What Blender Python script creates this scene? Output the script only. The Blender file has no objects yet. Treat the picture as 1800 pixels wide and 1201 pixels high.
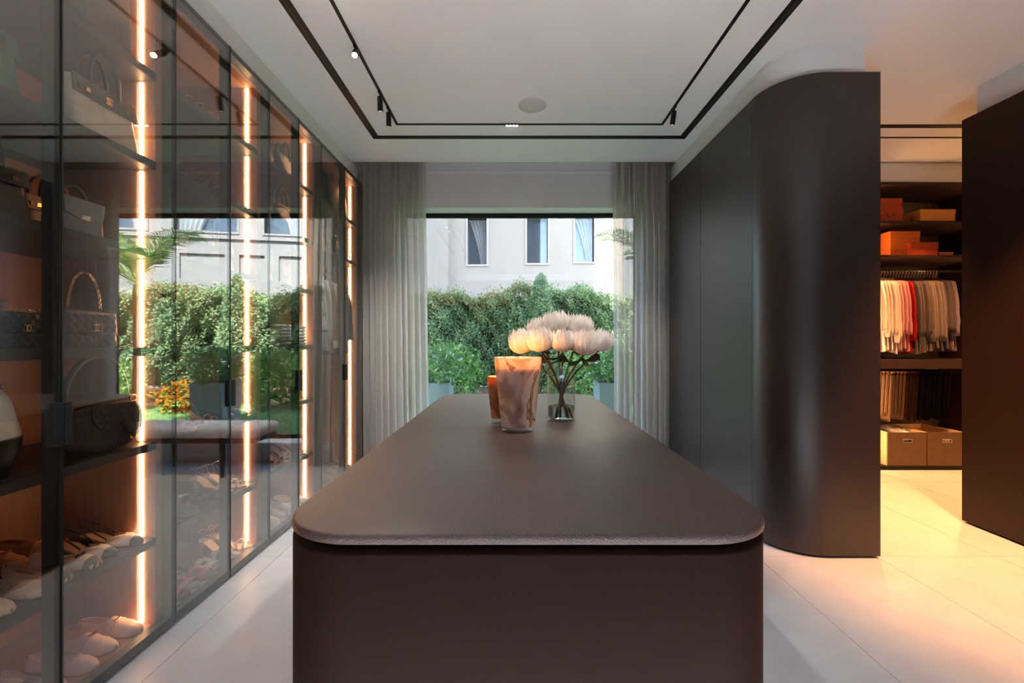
import bpy, bmesh, math, random
import numpy as np
from mathutils import Vector, Matrix

PI = math.pi
scene = bpy.context.scene
COL = scene.collection

# ------------------------------------------------------------------ camera, sky, sun, exposure
F = 800.0                       # focal length in pixels of the 1800 px wide frame
CH = 1.25                       # camera height
cd = bpy.data.cameras.new('camera')
cd.sensor_width = 36.0
cd.lens = 36.0 * F / 1800.0
cd.clip_start = 0.02
cd.clip_end = 200
cam = bpy.data.objects.new('camera', cd)
cam.location = (0, 0, CH)
cam.rotation_euler = (PI / 2, 0, 0)
COL.objects.link(cam)
scene.camera = cam

world = bpy.data.worlds.new('sky')
scene.world = world
world.use_nodes = True
wn = world.node_tree
wn.nodes.clear()
wo = wn.nodes.new('ShaderNodeOutputWorld')
wb = wn.nodes.new('ShaderNodeBackground')
ws = wn.nodes.new('ShaderNodeTexSky')
ws.sky_type = 'NISHITA'
ws.sun_disc = False
ws.sun_elevation = math.radians(55)
ws.sun_rotation = math.radians(180)
ws.dust_density = 0.8
ws.ozone_density = 2.5
wb.inputs['Strength'].default_value = 0.42
wn.links.new(ws.outputs[0], wb.inputs['Color'])
wn.links.new(wb.outputs[0], wo.inputs['Surface'])

sl = bpy.data.lights.new('sun', 'SUN')
sl.energy = 12.5
sl.angle = math.radians(1.2)
sl.color = (1.0, 0.985, 0.96)
so = bpy.data.objects.new('sun', sl)
sd = Vector((0.12, 1.0, -1.43)).normalized()
so.rotation_euler = sd.to_track_quat('-Z', 'Y').to_euler()
so.location = (0, -8, 16)
COL.objects.link(so)

def portal(loc, rot, sx, sy):
    l = bpy.data.lights.new('window_portal', 'AREA')
    l.shape = 'RECTANGLE'
    l.size, l.size_y = sx, sy
    l.cycles.is_portal = True
    o = bpy.data.objects.new('window_portal', l)
    o.location = loc
    o.rotation_euler = rot
    COL.objects.link(o)

vs = scene.view_settings
vs.view_transform = 'Standard'
vs.look = 'None'
vs.gamma = 1.0
vs.use_curve_mapping = False
vs.exposure = 2.4
cy = scene.cycles
cy.use_denoising = True
cy.max_bounces = 10
cy.diffuse_bounces = 5
cy.glossy_bounces = 5
cy.transmission_bounces = 8
cy.transparent_max_bounces = 24
cy.caustics_reflective = False
cy.caustics_refractive = False
cy.sample_clamp_indirect = 6.0

# ------------------------------------------------------------------ materials
MATS = {}
def srgb(r, g, b):
    def f(c):
        c /= 255.0
        return c / 12.92 if c <= 0.04045 else ((c + 0.055) / 1.055) ** 2.4
    return (f(r), f(g), f(b))

def mat(name, col=(200, 200, 200), rough=0.5, metal=0.0, noise=0.0, nscale=20.0, bump=0.0, bscale=60.0,
        stretch=None, spec=0.5, sheen=0.0, trans=0.0, ior=1.45, coat=0.0, coat_rough=0.3, kind='noise', col2=None):
    if name in MATS:
        return MATS[name]
    m = bpy.data.materials.new(name)
    m.use_nodes = True
    nt = m.node_tree
    p = nt.nodes['Principled BSDF']
    c = srgb(*col)
    p.inputs['Base Color'].default_value = (*c, 1)
    p.inputs['Roughness'].default_value = rough
    p.inputs['Metallic'].default_value = metal
    p.inputs['Specular IOR Level'].default_value = spec
    p.inputs['IOR'].default_value = ior
    p.inputs['Sheen Weight'].default_value = sheen
    p.inputs['Transmission Weight'].default_value = trans
    p.inputs['Coat Weight'].default_value = coat
    p.inputs['Coat Roughness'].default_value = coat_rough
    if noise > 0 or bump > 0:
        tc = nt.nodes.new('ShaderNodeTexCoord')
        mp = nt.nodes.new('ShaderNodeMapping')
        nt.links.new(tc.outputs['Object'], mp.inputs['Vector'])
        if stretch:
            mp.inputs['Scale'].default_value = stretch
    if noise > 0:
        n = nt.nodes.new('ShaderNodeTexNoise')
        n.inputs['Scale'].default_value = nscale
        n.inputs['Detail'].default_value = 6
        nt.links.new(mp.outputs[0], n.inputs['Vector'])
        r = nt.nodes.new('ShaderNodeValToRGB')
        d = srgb(*col2) if col2 else tuple(x * (1 - noise) for x in c)
        e = c if col2 else tuple(min(1, x * (1 + noise)) for x in c)
        r.color_ramp.elements[0].position = 0.3
        r.color_ramp.elements[1].position = 0.7
        r.color_ramp.elements[0].color = (*d, 1)
        r.color_ramp.elements[1].color = (*e, 1)
        nt.links.new(n.outputs['Fac'], r.inputs['Fac'])
        nt.links.new(r.outputs['Color'], p.inputs['Base Color'])
    if bump > 0:
        if kind == 'voronoi':
            b = nt.nodes.new('ShaderNodeTexVoronoi')
            out = b.outputs['Distance']
        else:
            b = nt.nodes.new('ShaderNodeTexNoise')
            b.inputs['Detail'].default_value = 3
            out = b.outputs['Fac']
        b.inputs['Scale'].default_value = bscale
        nt.links.new(mp.outputs[0], b.inputs['Vector'])
        bm = nt.nodes.new('ShaderNodeBump')
        bm.inputs['Strength'].default_value = bump
        bm.inputs['Distance'].default_value = 0.004
        nt.links.new(out, bm.inputs['Height'])
        nt.links.new(bm.outputs[0], p.inputs['Normal'])
    MATS[name] = m
    return m

def glass_mat(name, tint, f0, rough=0.0):
    m = bpy.data.materials.new(name)
    m.use_nodes = True
    nt = m.node_tree
    nt.nodes.clear()
    o = nt.nodes.new('ShaderNodeOutputMaterial')
    mx = nt.nodes.new('ShaderNodeMixShader')
    tr = nt.nodes.new('ShaderNodeBsdfTransparent')
    tr.inputs['Color'].default_value = (*tint, 1)
    gl = nt.nodes.new('ShaderNodeBsdfGlossy')
    gl.inputs['Roughness'].default_value = rough
    gl.inputs['Color'].default_value = (0.97, 1.0, 0.98, 1)
    lw = nt.nodes.new('ShaderNodeLayerWeight')
    lw.inputs['Blend'].default_value = 0.5
    pw = nt.nodes.new('ShaderNodeMath'); pw.operation = 'POWER'; pw.inputs[1].default_value = 5
    ma = nt.nodes.new('ShaderNodeMath'); ma.operation = 'MULTIPLY_ADD'
    ma.inputs[1].default_value = 1 - f0
    ma.inputs[2].default_value = f0
    nt.links.new(lw.outputs['Facing'], pw.inputs[0])
    nt.links.new(pw.outputs[0], ma.inputs[0])
    nt.links.new(ma.outputs[0], mx.inputs[0])
    nt.links.new(tr.outputs[0], mx.inputs[1])
    nt.links.new(gl.outputs[0], mx.inputs[2])
    nt.links.new(mx.outputs[0], o.inputs['Surface'])
    MATS[name] = m
    return m

def emit_mat(name, col, strength):
    m = bpy.data.materials.new(name)
    m.use_nodes = True
    nt = m.node_tree
    nt.nodes.clear()
    o = nt.nodes.new('ShaderNodeOutputMaterial')
    e = nt.nodes.new('ShaderNodeEmission')
    e.inputs['Color'].default_value = (*col, 1)
    e.inputs['Strength'].default_value = strength
    nt.links.new(e.outputs[0], o.inputs['Surface'])
    MATS[name] = m
    return m

def cloth_mat(name, col, transl=0.5, clear=0.0, weave=260.0, col2=None, var=0.12):
    """thin cloth or leaf: diffuse + translucent (+ a little see-through)"""
    m = bpy.data.materials.new(name)
    m.use_nodes = True
    nt = m.node_tree
    nt.nodes.clear()
    o = nt.nodes.new('ShaderNodeOutputMaterial')
    d = nt.nodes.new('ShaderNodeBsdfDiffuse')
    t = nt.nodes.new('ShaderNodeBsdfTranslucent')
    mx = nt.nodes.new('ShaderNodeMixShader')
    mx.inputs[0].default_value = transl
    tc = nt.nodes.new('ShaderNodeTexCoord')
    n = nt.nodes.new('ShaderNodeTexNoise')
    mp = nt.nodes.new('ShaderNodeMapping')
    mp.inputs['Scale'].default_value = (1, 1, 0.25)
    n.inputs['Scale'].default_value = weave
    n.inputs['Detail'].default_value = 3
    nt.links.new(tc.outputs['Object'], mp.inputs['Vector'])
    nt.links.new(mp.outputs[0], n.inputs['Vector'])
    r = nt.nodes.new('ShaderNodeValToRGB')
    c = srgb(*col)
    c2 = srgb(*col2) if col2 else tuple(x * (1 - 2 * var) for x in c)
    r.color_ramp.elements[0].position = 0.32
    r.color_ramp.elements[1].position = 0.68
    r.color_ramp.elements[0].color = (*c2, 1)
    r.color_ramp.elements[1].color = (*c, 1)
    nt.links.new(n.outputs['Fac'], r.inputs['Fac'])
    nt.links.new(r.outputs['Color'], d.inputs['Color'])
    nt.links.new(r.outputs['Color'], t.inputs['Color'])
    nt.links.new(d.outputs[0], mx.inputs[1])
    nt.links.new(t.outputs[0], mx.inputs[2])
    last = mx
    if clear > 0:
        tp = nt.nodes.new('ShaderNodeBsdfTransparent')
        m2 = nt.nodes.new('ShaderNodeMixShader')
        m2.inputs[0].default_value = clear
        nt.links.new(mx.outputs[0], m2.inputs[1])
        nt.links.new(tp.outputs[0], m2.inputs[2])
        last = m2
    nt.links.new(last.outputs[0], o.inputs['Surface'])
    MATS[name] = m
    return m

def marble_mat(name, pale, dark, vein, transl):
    m = bpy.data.materials.new(name)
    m.use_nodes = True
    nt = m.node_tree
    nt.nodes.clear()
    o = nt.nodes.new('ShaderNodeOutputMaterial')
    tc = nt.nodes.new('ShaderNodeTexCoord')
    n = nt.nodes.new('ShaderNodeTexNoise')
    n.inputs['Scale'].default_value = 5.5
    n.inputs['Detail'].default_value = 6
    n.inputs['Distortion'].default_value = 1.2
    nt.links.new(tc.outputs['Object'], n.inputs['Vector'])
    r = nt.nodes.new('ShaderNodeValToRGB')
    cr = r.color_ramp
    cr.elements[0].position = 0.32; cr.elements[0].color = (*srgb(*dark), 1)
    cr.elements[1].position = 0.74; cr.elements[1].color = (*srgb(*dark), 1)
    mid = tuple((x + y) / 2 for x, y in zip(pale, dark))
    for ps, cc in ((0.42, mid), (0.47, pale), (0.525, pale), (0.55, vein), (0.575, mid), (0.63, pale)):
        e = cr.elements.new(ps); e.color = (*srgb(*cc), 1)
    nt.links.new(n.outputs['Fac'], r.inputs['Fac'])
    p = nt.nodes.new('ShaderNodeBsdfPrincipled')
    p.inputs['Roughness'].default_value = 0.12
    t = nt.nodes.new('ShaderNodeBsdfTranslucent')
    nt.links.new(r.outputs['Color'], p.inputs['Base Color'])
    nt.links.new(r.outputs['Color'], t.inputs['Color'])
    mx = nt.nodes.new('ShaderNodeMixShader')
    mx.inputs[0].default_value = transl
    nt.links.new(p.outputs[0], mx.inputs[1])
    nt.links.new(t.outputs[0], mx.inputs[2])
    nt.links.new(mx.outputs[0], o.inputs['Surface'])
    MATS[name] = m
    return m

# ------------------------------------------------------------------ mesh helpers
class MB:
    def __init__(s):
        s.v, s.f = [], []
    def add(s, vs_, fs_):
        b = len(s.v)
        s.v += [tuple(p) for p in vs_]
        s.f += [tuple(b + i for i in f) for f in fs_]
        return s
    def box(s, x0, x1, y0, y1, z0, z1):
        x0, x1 = min(x0, x1), max(x0, x1); y0, y1 = min(y0, y1), max(y0, y1); z0, z1 = min(z0, z1), max(z0, z1)
        return s.add([(x0, y0, z0), (x1, y0, z0), (x1, y1, z0), (x0, y1, z0), (x0, y0, z1), (x1, y0, z1), (x1, y1, z1), (x0, y1, z1)],
                     [(0, 3, 2, 1), (4, 5, 6, 7), (0, 1, 5, 4), (1, 2, 6, 5), (2, 3, 7, 6), (3, 0, 4, 7)])
    def prism(s, poly, z0, z1):
        n = len(poly)
        return s.add([(x, y, z0) for x, y in poly] + [(x, y, z1) for x, y in poly],
                     [tuple(range(n - 1, -1, -1)), tuple(range(n, 2 * n))] + [(i, (i + 1) % n, n + (i + 1) % n, n + i) for i in range(n)])
    def slab(s, poly, y0, y1):
        """outline in x,z extruded along y"""
        n = len(poly)
        return s.add([(x, y0, z) for x, z in poly] + [(x, y1, z) for x, z in poly],
                     [tuple(range(n)), tuple(range(2 * n - 1, n - 1, -1))] + [(i, n + i, n + (i + 1) % n, (i + 1) % n) for i in range(n)])
    def loft(s, rings, cap0=True, cap1=True, closed=True):
        n = len(rings[0])
        vs_, fs_ = [], []
        for r in rings:
            vs_ += list(r)
        m = n if closed else n - 1
        for k in range(len(rings) - 1):
            for i in range(m):
                j = (i + 1) % n
                fs_.append((k * n + i, k * n + j, (k + 1) * n + j, (k + 1) * n + i))
        if closed and cap0: fs_.append(tuple(range(n - 1, -1, -1)))
        if closed and cap1: fs_.append(tuple((len(rings) - 1) * n + i for i in range(n)))
        return s.add(vs_, fs_)
    def tube(s, path, r, n=8, closed=False):
        P = [Vector(p) for p in path]
        rr = r if isinstance(r, (list, tuple)) else [r] * len(P)
        rings = []
        up = Vector((0, 0, 1))
        L = len(P)
        prev = None
        for i in range(L):
            if closed: t = P[(i + 1) % L] - P[i - 1]
            else: t = P[min(i + 1, L - 1)] - P[max(i - 1, 0)]
            if t.length < 1e-9: t = Vector((0, 0, 1))
            t.normalize()
            if prev is None:
                a = t.cross(up)
                if a.length < 0.05: a = t.cross(Vector((1, 0, 0)))
            else:
                a = prev - t * prev.dot(t)
                if a.length < 1e-6: a = t.cross(up)
            a.normalize(); prev = a
            b = t.cross(a)
            rings.append([P[i] + (a * math.cos(2 * PI * k / n) + b * math.sin(2 * PI * k / n)) * rr[i] for k in range(n)])
        if closed:
            rings.append(rings[0])
            return s.loft(rings, False, False)
        return s.loft(rings)
    def lathe(s, prof, n=24, c=(0, 0, 0), cap=True):
        rings = [[(c[0] + r * math.cos(2 * PI * k / n), c[1] + r * math.sin(2 * PI * k / n), c[2] + z) for k in range(n)] for r, z in prof]
        return s.loft(rings, cap, cap)
    def ball(s, c, rx, ry=None, rz=None, n=12, m=8):
        ry = ry or rx; rz = rz or rx
        rings = []
        for j in range(m + 1):
            a = -PI / 2 + PI * j / m
            q = max(math.cos(a), 1e-3)
            rings.append([(c[0] + rx * q * math.cos(2 * PI * k / n), c[1] + ry * q * math.sin(2 * PI * k / n), c[2] + rz * math.sin(a)) for k in range(n)])
        return s.loft(rings)
    def grid(s, fn, nu, nv):
        vs_ = [fn(i / nu, j / nv) for j in range(nv + 1) for i in range(nu + 1)]
        fs_ = [(j * (nu + 1) + i, j * (nu + 1) + i + 1, (j + 1) * (nu + 1) + i + 1, (j + 1) * (nu + 1) + i) for j in range(nv) for i in range(nu)]
        return s.add(vs_, fs_)
    def torus(s, c, R, r, ax=0, n=12, m=6, sc=1.0):
        pts = []
        for k in range(n):
            a = 2 * PI * k / n
            u, v = R * math.cos(a) * sc, R * math.sin(a)
            pts.append((c[0] + u, c[1], c[2] + v) if ax == 0 else ((c[0], c[1] + u, c[2] + v) if ax == 1 else (c[0] + u, c[1] + v, c[2])))
        return s.tube(pts, r, m, True)
    def build(s, name, m=None, parent=None, smooth=False, bevel=0, segs=2, subsurf=0, solid=0, angle=None, weld=0):
        me = bpy.data.meshes.new(name)
        me.from_pydata(s.v, [], s.f)
        if weld:
            bm_ = bmesh.new(); bm_.from_mesh(me)
            bmesh.ops.remove_doubles(bm_, verts=bm_.verts, dist=weld)
            bm_.to_mesh(me); bm_.free()
        me.update()
        if smooth:
            me.polygons.foreach_set('use_smooth', [True] * len(me.polygons))
            if angle:
                me.set_sharp_from_angle(angle=math.radians(angle))
        o = bpy.data.objects.new(name, me)
        COL.objects.link(o)
        if m is not None:
            me.materials.append(MATS[m] if isinstance(m, str) else m)
        if parent is not None: o.parent = parent
        if solid:
            q = o.modifiers.new('solidify', 'SOLIDIFY'); q.thickness = solid; q.offset = 0
        if bevel:
            q = o.modifiers.new('bevel', 'BEVEL'); q.width = bevel; q.segments = segs; q.limit_method = 'ANGLE'
        if subsurf:
            q = o.modifiers.new('subsurf', 'SUBSURF'); q.levels = subsurf; q.render_levels = subsurf
        return o

def np_mesh(name, V, Fq, m, parent=None, smooth=False):
    """fast mesh of quads from numpy arrays"""
    me = bpy.data.meshes.new(name)
    V = np.asarray(V, dtype=np.float32).reshape(-1, 3)
    Fq = np.asarray(Fq, dtype=np.int32)
    k = Fq.shape[1]
    me.vertices.add(len(V)); me.vertices.foreach_set('co', V.ravel())
    me.loops.add(Fq.size); me.loops.foreach_set('vertex_index', Fq.ravel())
    me.polygons.add(len(Fq)); me.polygons.foreach_set('loop_start', np.arange(0, Fq.size, k, dtype=np.int32))
    me.update(calc_edges=True)
    if smooth: me.polygons.foreach_set('use_smooth', [True] * len(Fq))
    o = bpy.data.objects.new(name, me)
    COL.objects.link(o)
    for q in (m if isinstance(m, (list, tuple)) else [m]):
        me.materials.append(MATS[q] if isinstance(q, str) else q)
    if parent is not None: o.parent = parent
    return o

def tag(o, label=None, cat=None, group=None, kind=None):
    if label: o['label'] = label
    if cat: o['category'] = cat
    if group: o['group'] = group
    if kind: o['kind'] = kind
    return o

def thing(name, label, cat, loc=(0, 0, 0), rz=0.0, group=None):
    o = bpy.data.objects.new(name, None)
    o.empty_display_size = 0.05
    COL.objects.link(o)
    o.location = loc
    o.rotation_euler = (0, 0, rz)
    return tag(o, label, cat, group)

def kids(o):
    return [c for c in COL.objects if c.parent == o]

def dup(o, loc=None, rz=None, label=None, group=None, mirror=False):
    r = o.copy(); COL.objects.link(r)
    if loc is not None: r.location = loc
    if rz is not None: r.rotation_euler = (0, 0, rz)
    if label: r['label'] = label
    if group: r['group'] = group
    if mirror: r.scale = (-r.scale[0], r.scale[1], r.scale[2])
    for ch in list(o.children):
        c = ch.copy(); COL.objects.link(c); c.parent = r
        for g in list(ch.children):
            d = g.copy(); COL.objects.link(d); d.parent = c
    return r

def rrect(w, d, r, z, n=5, cx=0, cy=0):
    """ring of a rounded rectangle"""
    r = min(r, w / 2 - 1e-4, d / 2 - 1e-4)
    out = []
    for qx, qy, a0 in ((1, 1, 0), (-1, 1, 90), (-1, -1, 180), (1, -1, 270)):
        for k in range(n + 1):
            a = math.radians(a0 + 90 * k / n)
            out.append((cx + qx * (w / 2 - r) + r * math.cos(a), cy + qy * (d / 2 - r) + r * math.sin(a), z))
    return out

def interp(pts, t):
    for (a, x), (b, y) in zip(pts, pts[1:]):
        if t <= b:
            q = 0 if b == a else (t - a) / (b - a)
            return x + (y - x) * q
    return pts[-1][1]

def smooth(pts, t):
    for (a, x), (b, y) in zip(pts, pts[1:]):
        if t <= b:
            q = 0 if b == a else (t - a) / (b - a)
            q = q * q * (3 - 2 * q)
            return x + (y - x) * q
    return pts[-1][1]

def arc(cx, cz, rx, rz, a0, a1, n, y=0.0):
    return [(cx + rx * math.cos(math.radians(a0 + (a1 - a0) * k / n)), y, cz + rz * math.sin(math.radians(a0 + (a1 - a0) * k / n))) for k in range(n + 1)]

def open_wall(mb, x0, x1, z0, z1, y0, y1, holes):
    """wall in the xz plane with rectangular holes (hx0, hx1, hz0, hz1)"""
    xs = sorted({x0, x1, *[h[0] for h in holes], *[h[1] for h in holes]})
    zs = sorted({z0, z1, *[h[2] for h in holes], *[h[3] for h in holes]})
    for a, b in zip(xs, xs[1:]):
        run = None
        for c, d in zip(zs, zs[1:]):
            hole = any(h[0] <= (a + b) / 2 <= h[1] and h[2] <= (c + d) / 2 <= h[3] for h in holes)
            if hole:
                if run: mb.box(a, b, y0, y1, *run)
                run = None
            else:
                run = (run[0], d) if run else (c, d)
        if run: mb.box(a, b, y0, y1, *run)
    return mb

# ------------------------------------------------------------------ palette
mat('plaster', (228, 229, 230), 0.85, noise=0.03, nscale=3, bump=0.05, bscale=90)
mat('ceiling_paint', (230, 233, 236), 0.9, noise=0.02, nscale=2)
mat('floor_tile', (208, 207, 208), 0.38, noise=0.05, nscale=7, bump=0.03, bscale=140, spec=0.4)
mat('grout', (120, 114, 108), 0.9, noise=0.1, nscale=60)
mat('cabinet_veneer', (42, 30, 26), 0.42, noise=0.10, nscale=30, bump=0.10, bscale=90, stretch=(6, 6, 0.25), spec=0.45, coat=0.6, coat_rough=0.32)
mat('aisle_veneer', (42, 27, 21), 0.5, noise=0.22, nscale=26, bump=0.10, bscale=90, stretch=(6, 6, 0.22), spec=0.35)
mat('island_leather', (72, 52, 46), 0.42, noise=0.12, nscale=14, bump=0.45, bscale=420, kind='voronoi', spec=0.7, coat=0.35, coat_rough=0.36)
mat('island_side', (38, 22, 17), 0.6, noise=0.06, nscale=20, bump=0.15, bscale=420, kind='voronoi', spec=0.12)
mat('shadow_gap', (5, 4, 4), 0.8, noise=0.1)  # near-black colour deepens the shade in recesses and at plinths
mat('black_metal', (22, 22, 23), 0.45, metal=0.3, noise=0.08, nscale=80)
mat('frame_metal', (52, 51, 52), 0.42, metal=0.5, noise=0.05, nscale=60)
mat('shelf_wood', (50, 42, 38), 0.5, noise=0.15, nscale=20, stretch=(8, 0.6, 8), bump=0.05, bscale=60)
mat('liner_wood', (172, 126, 100), 0.6, noise=0.10, nscale=14, stretch=(5, 5, 0.3), bump=0.06, bscale=60)
mat('closet_wood', (52, 34, 28), 0.5, noise=0.15, nscale=18, stretch=(0.5, 6, 6), bump=0.05, bscale=60)
mat('speaker_cloth', (205, 205, 205), 0.9, noise=0.03, nscale=300, bump=0.1, bscale=600)
mat('gold', (212, 165, 95), 0.25, metal=1.0, noise=0.05, nscale=40)
mat('silver', (205, 205, 208), 0.25, metal=1.0, noise=0.05, nscale=40)
glass_mat('door_glass', (0.96, 0.94, 0.92), 0.14)
glass_mat('window_glass', (0.97, 0.98, 0.98), 0.04)
glass_mat('dimming_glass', (0.75, 0.76, 0.755), 0.03)  # tint added to dim the garden view against the room
glass_mat('clear_glass', (0.95, 0.97, 0.96), 0.06)
emit_mat('led_warm', (1.0, 0.53, 0.25), 8.5)
emit_mat('led_amber', (1.0, 0.50, 0.20), 14.0)
emit_mat('spot_lens', (1.0, 0.80, 0.58), 14.0)
emit_mat('spot_lens_bright', (1.0, 0.78, 0.50), 90.0)
emit_mat('flame', (1.0, 0.48, 0.12), 60.0)
cloth_mat('linen', (232, 228, 222), 0.50, 0.16, weave=180, var=0.10)
cloth_mat('white_voile', (235, 235, 238), 0.4, 0.1, weave=60)

WX = -1.4786                    # plane of the glass doors
RX = 1.5367                     # plane of the tall cabinets on the right
TOP = 2.802                     # height of the joinery
CEIL = 2.99
WARM = (1.0, 0.55, 0.26)

# ------------------------------------------------------------------ room shell
fl = MB().box(-2.3, 5.2, -3.3, 5.0, -0.25, -0.006).build('floor', 'grout'); tag(fl, 'pale stone tiled floor of the dressing room', 'floor', kind='structure')
tx = [-2.052 + 0.695 * k for k in range(11)]
ty = [2.648 + 1.40 * k for k in range(-5, 3)]
shared = {}
for a in tx:
    for b in ty:
        x0, x1 = max(a, -2.25), min(a + 0.695, 5.15)
        y0, y1 = max(b, -3.25), min(b + 1.40, 4.92)
        if x1 - x0 < 0.02 or y1 - y0 < 0.02: continue
        key = (round(x1 - x0, 3), round(y1 - y0, 3))
        if key not in shared:
            w, d = x1 - x0, y1 - y0
            t = MB().box(0.00125, w - 0.00125, 0.00125, d - 0.00125, -0.012, 0).build('tile', 'floor_tile', fl)
            shared[key] = t
        else:
            t = shared[key].copy(); COL.objects.link(t)
        t.location = (x0, y0, 0)

KX0, KX1, KY0, KY1 = -1.3, 1.6, -3.05, -1.85               # opening of the added skylight, out of view
c = MB()
for x0, x1, y0, y1 in ((-2.3, 5.2, -3.3, KY0), (-2.3, 5.2, KY1, 4.41), (-2.3, KX0, KY0, KY1), (KX1, 5.2, KY0, KY1)): c.box(x0, x1, y0, y1, CEIL, CEIL + 0.22)
c.box(-2.3, 5.2, 4.41, 4.66, CEIL + 0.14, CEIL + 0.22)      # curtain pocket
c.box(-2.3, 5.2, 4.66, 5.0, CEIL, CEIL + 0.22)
tag(c.build('ceiling', 'ceiling_paint'), 'flat white painted ceiling with curtain pocket', 'ceiling', kind='structure')

# back wall with the picture window
WZ0, WZ1 = 0.20, 2.636
WL, WR = -1.18, 1.36
w = open_wall(MB(), -2.3, 2.18, 0, CEIL + 0.2, 4.72, 4.96, [(WL, WR, WZ0, WZ1)])
tag(w.build('wall_back', 'plaster'), 'white plaster wall around the picture window', 'wall', kind='structure')
win = thing('window_1', 'wide fixed picture window with slim black frame', 'window', (0, 4.92, 0)); win['kind'] = 'structure'
fr = MB()
fr.box(WL, WR, 0, 0.04, WZ1 - 0.045, WZ1); fr.box(WL, WR, 0, 0.04, WZ0, WZ0 + 0.045)
fr.box(WL, WL + 0.04, 0, 0.04, WZ0, WZ1); fr.box(WR - 0.04, WR, 0, 0.04, WZ0, WZ1)
fr.build('window_frame', 'black_metal', win)
MB().box(WL + 0.03, WR - 0.03, 0.016, 0.024, WZ0 + 0.03, WZ1 - 0.03).build('pane', 'dimming_glass', win)
MB().box(WL - 0.02, WR + 0.02, -0.23, -0.005, WZ0 - 0.025, WZ0 + 0.004).build('window_sill', 'plaster', win, bevel=0.004)
tag(MB().box(-2.0, 1.53, 4.706, 4.72, 0, 0.09).build('baseboard_back', 'plaster', bevel=0.003), 'white skirting board under the window', 'baseboard', kind='structure')
portal((0.09, 5.0, 1.42), (-PI / 2, 0, 0), 2.54, 2.44)

# left wall, bulkhead over the glass wardrobes
tag(MB().box(-2.3, -2.06, 0.98, 5.0, -0.25, CEIL + 0.2).build('wall_left', 'plaster'), 'white wall behind the glass wardrobes', 'wall', kind='structure')
tag(MB().box(-2.06, -1.55, 0.985, 4.56, TOP + 0.002, CEIL).build('trim_1', 'plaster'), 'white bulkhead above the glass wardrobes', 'bulkhead', kind='structure')
# rear wall, and an unseen skylight added to brighten the room
tag(MB().box(-2.3, 5.2, -3.3, -3.1, -0.25, CEIL + 0.2).build('wall_rear', 'aisle_veneer'), 'dark wood panelled wall behind the viewer', 'wall', kind='structure')
tag(MB().box(-1.75, -1.55, -3.1, 0.98, 0, CEIL).build('wall_side', 'aisle_veneer'), 'dark wood panelled wall before the glass wardrobes', 'wall', kind='structure')
win = thing('added_skylight', 'added unseen skylight letting extra daylight into the room', 'skylight', (0, 0, CEIL + 0.24)); win['kind'] = 'structure'
fr = MB()
for x in (KX0, (KX0 + KX1) / 2 - 0.02, KX1 - 0.04): fr.box(x, x + 0.04, KY0, KY1, 0, 0.05)
for y in (KY0, KY1 - 0.04): fr.box(KX0, KX1, y, y + 0.04, 0, 0.05)
fr.build('window_frame', 'black_metal', win)
km = (KX0 + KX1) / 2
for x0, x1 in ((KX0 + 0.04, km - 0.02), (km + 0.02, KX1 - 0.04)): MB().box(x0, x1, KY0 + 0.04, KY1 - 0.04, 0.02, 0.028).build('pane', 'window_glass', win)
portal((km, (KY0 + KY1) / 2, CEIL + 0.31), (0, 0, 0), KX1 - KX0, KY1 - KY0)
# far right walls of the closet room
tag(MB().box(4.96, 5.2, -3.3, 5.0, -0.25, CEIL + 0.2).build('wall_right', 'plaster'), 'white wall at the end of the closet aisle', 'wall', kind='structure')
tag(MB().box(2.18, 5.2, 5.0, 5.2, -0.25, CEIL + 0.2).build('wall_closet', 'plaster'), 'white wall behind the open closet', 'wall', kind='structure')
tag(MB().box(2.17, 4.96, 4.42, 5.0, TOP - 0.005, CEIL).build('trim_2', 'plaster'), 'white bulkhead above the open closet', 'bulkhead', kind='structure')

# ------------------------------------------------------------------ tall cabinets on the right
R = 0.293
def arcpts(cx, cy_, r, a0, a1, n=20):
    return [(cx + r * math.cos(math.radians(a0 + (a1 - a0) * k / n)), cy_ + r * math.sin(math.radians(a0 + (a1 - a0) * k / n))) for k in range(n + 1)]
def curved_outline(inset, far):
    return arcpts(RX + R, 2.911, R - inset, 180, 270) + [(2.12 - inset, 2.618 + inset), (2.12 - inset, far), (RX + inset, far)]
for y0, y1, lab in ((3.7115, 4.454, 'dark veneered tall cabinet beside the right curtain'), (2.912, 3.7085, 'dark veneered tall cabinet between curtain-side cabinet and rounded end')):
    t = thing('tall_cabinet', lab, 'cabinet', (1.83, (y0 + y1) / 2, 0), group=None)
    q = MB().box(RX + 0.022 - 1.83, 0.29, -(y1 - y0) / 2, (y1 - y0) / 2, 0.03, TOP).build('body', 'cabinet_veneer', t)
    d = MB().box(RX - 1.83, RX + 0.021 - 1.83, -(y1 - y0) / 2 + 0.0015, (y1 - y0) / 2 - 0.0015, 0.012, TOP).build('door_panel', 'cabinet_veneer', t, bevel=0.0012)
    MB().box(RX + 0.03 - 1.83, 0.27, -(y1 - y0) / 2, (y1 - y0) / 2, 0, 0.03).build('plinth', 'shadow_gap', t)
t = thing('curved_cabinet', 'dark veneered cabinet end with a rounded full-height corner', 'cabinet', (0, 0, 0))
MB().prism(curved_outline(0.0, 2.909), 0.014, TOP).build('body', 'cabinet_veneer', t, smooth=True, angle=30)
MB().prism(curved_outline(0.025, 2.905), 0.0, 0.014).build('plinth', 'shadow_gap', t)
tag(MB().prism(curved_outline(0.05, 4.72), TOP + 0.002, CEIL).build('trim_3', 'plaster', smooth=True, angle=30), 'white curved bulkhead above the dark cabinets', 'bulkhead', kind='structure')
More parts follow.
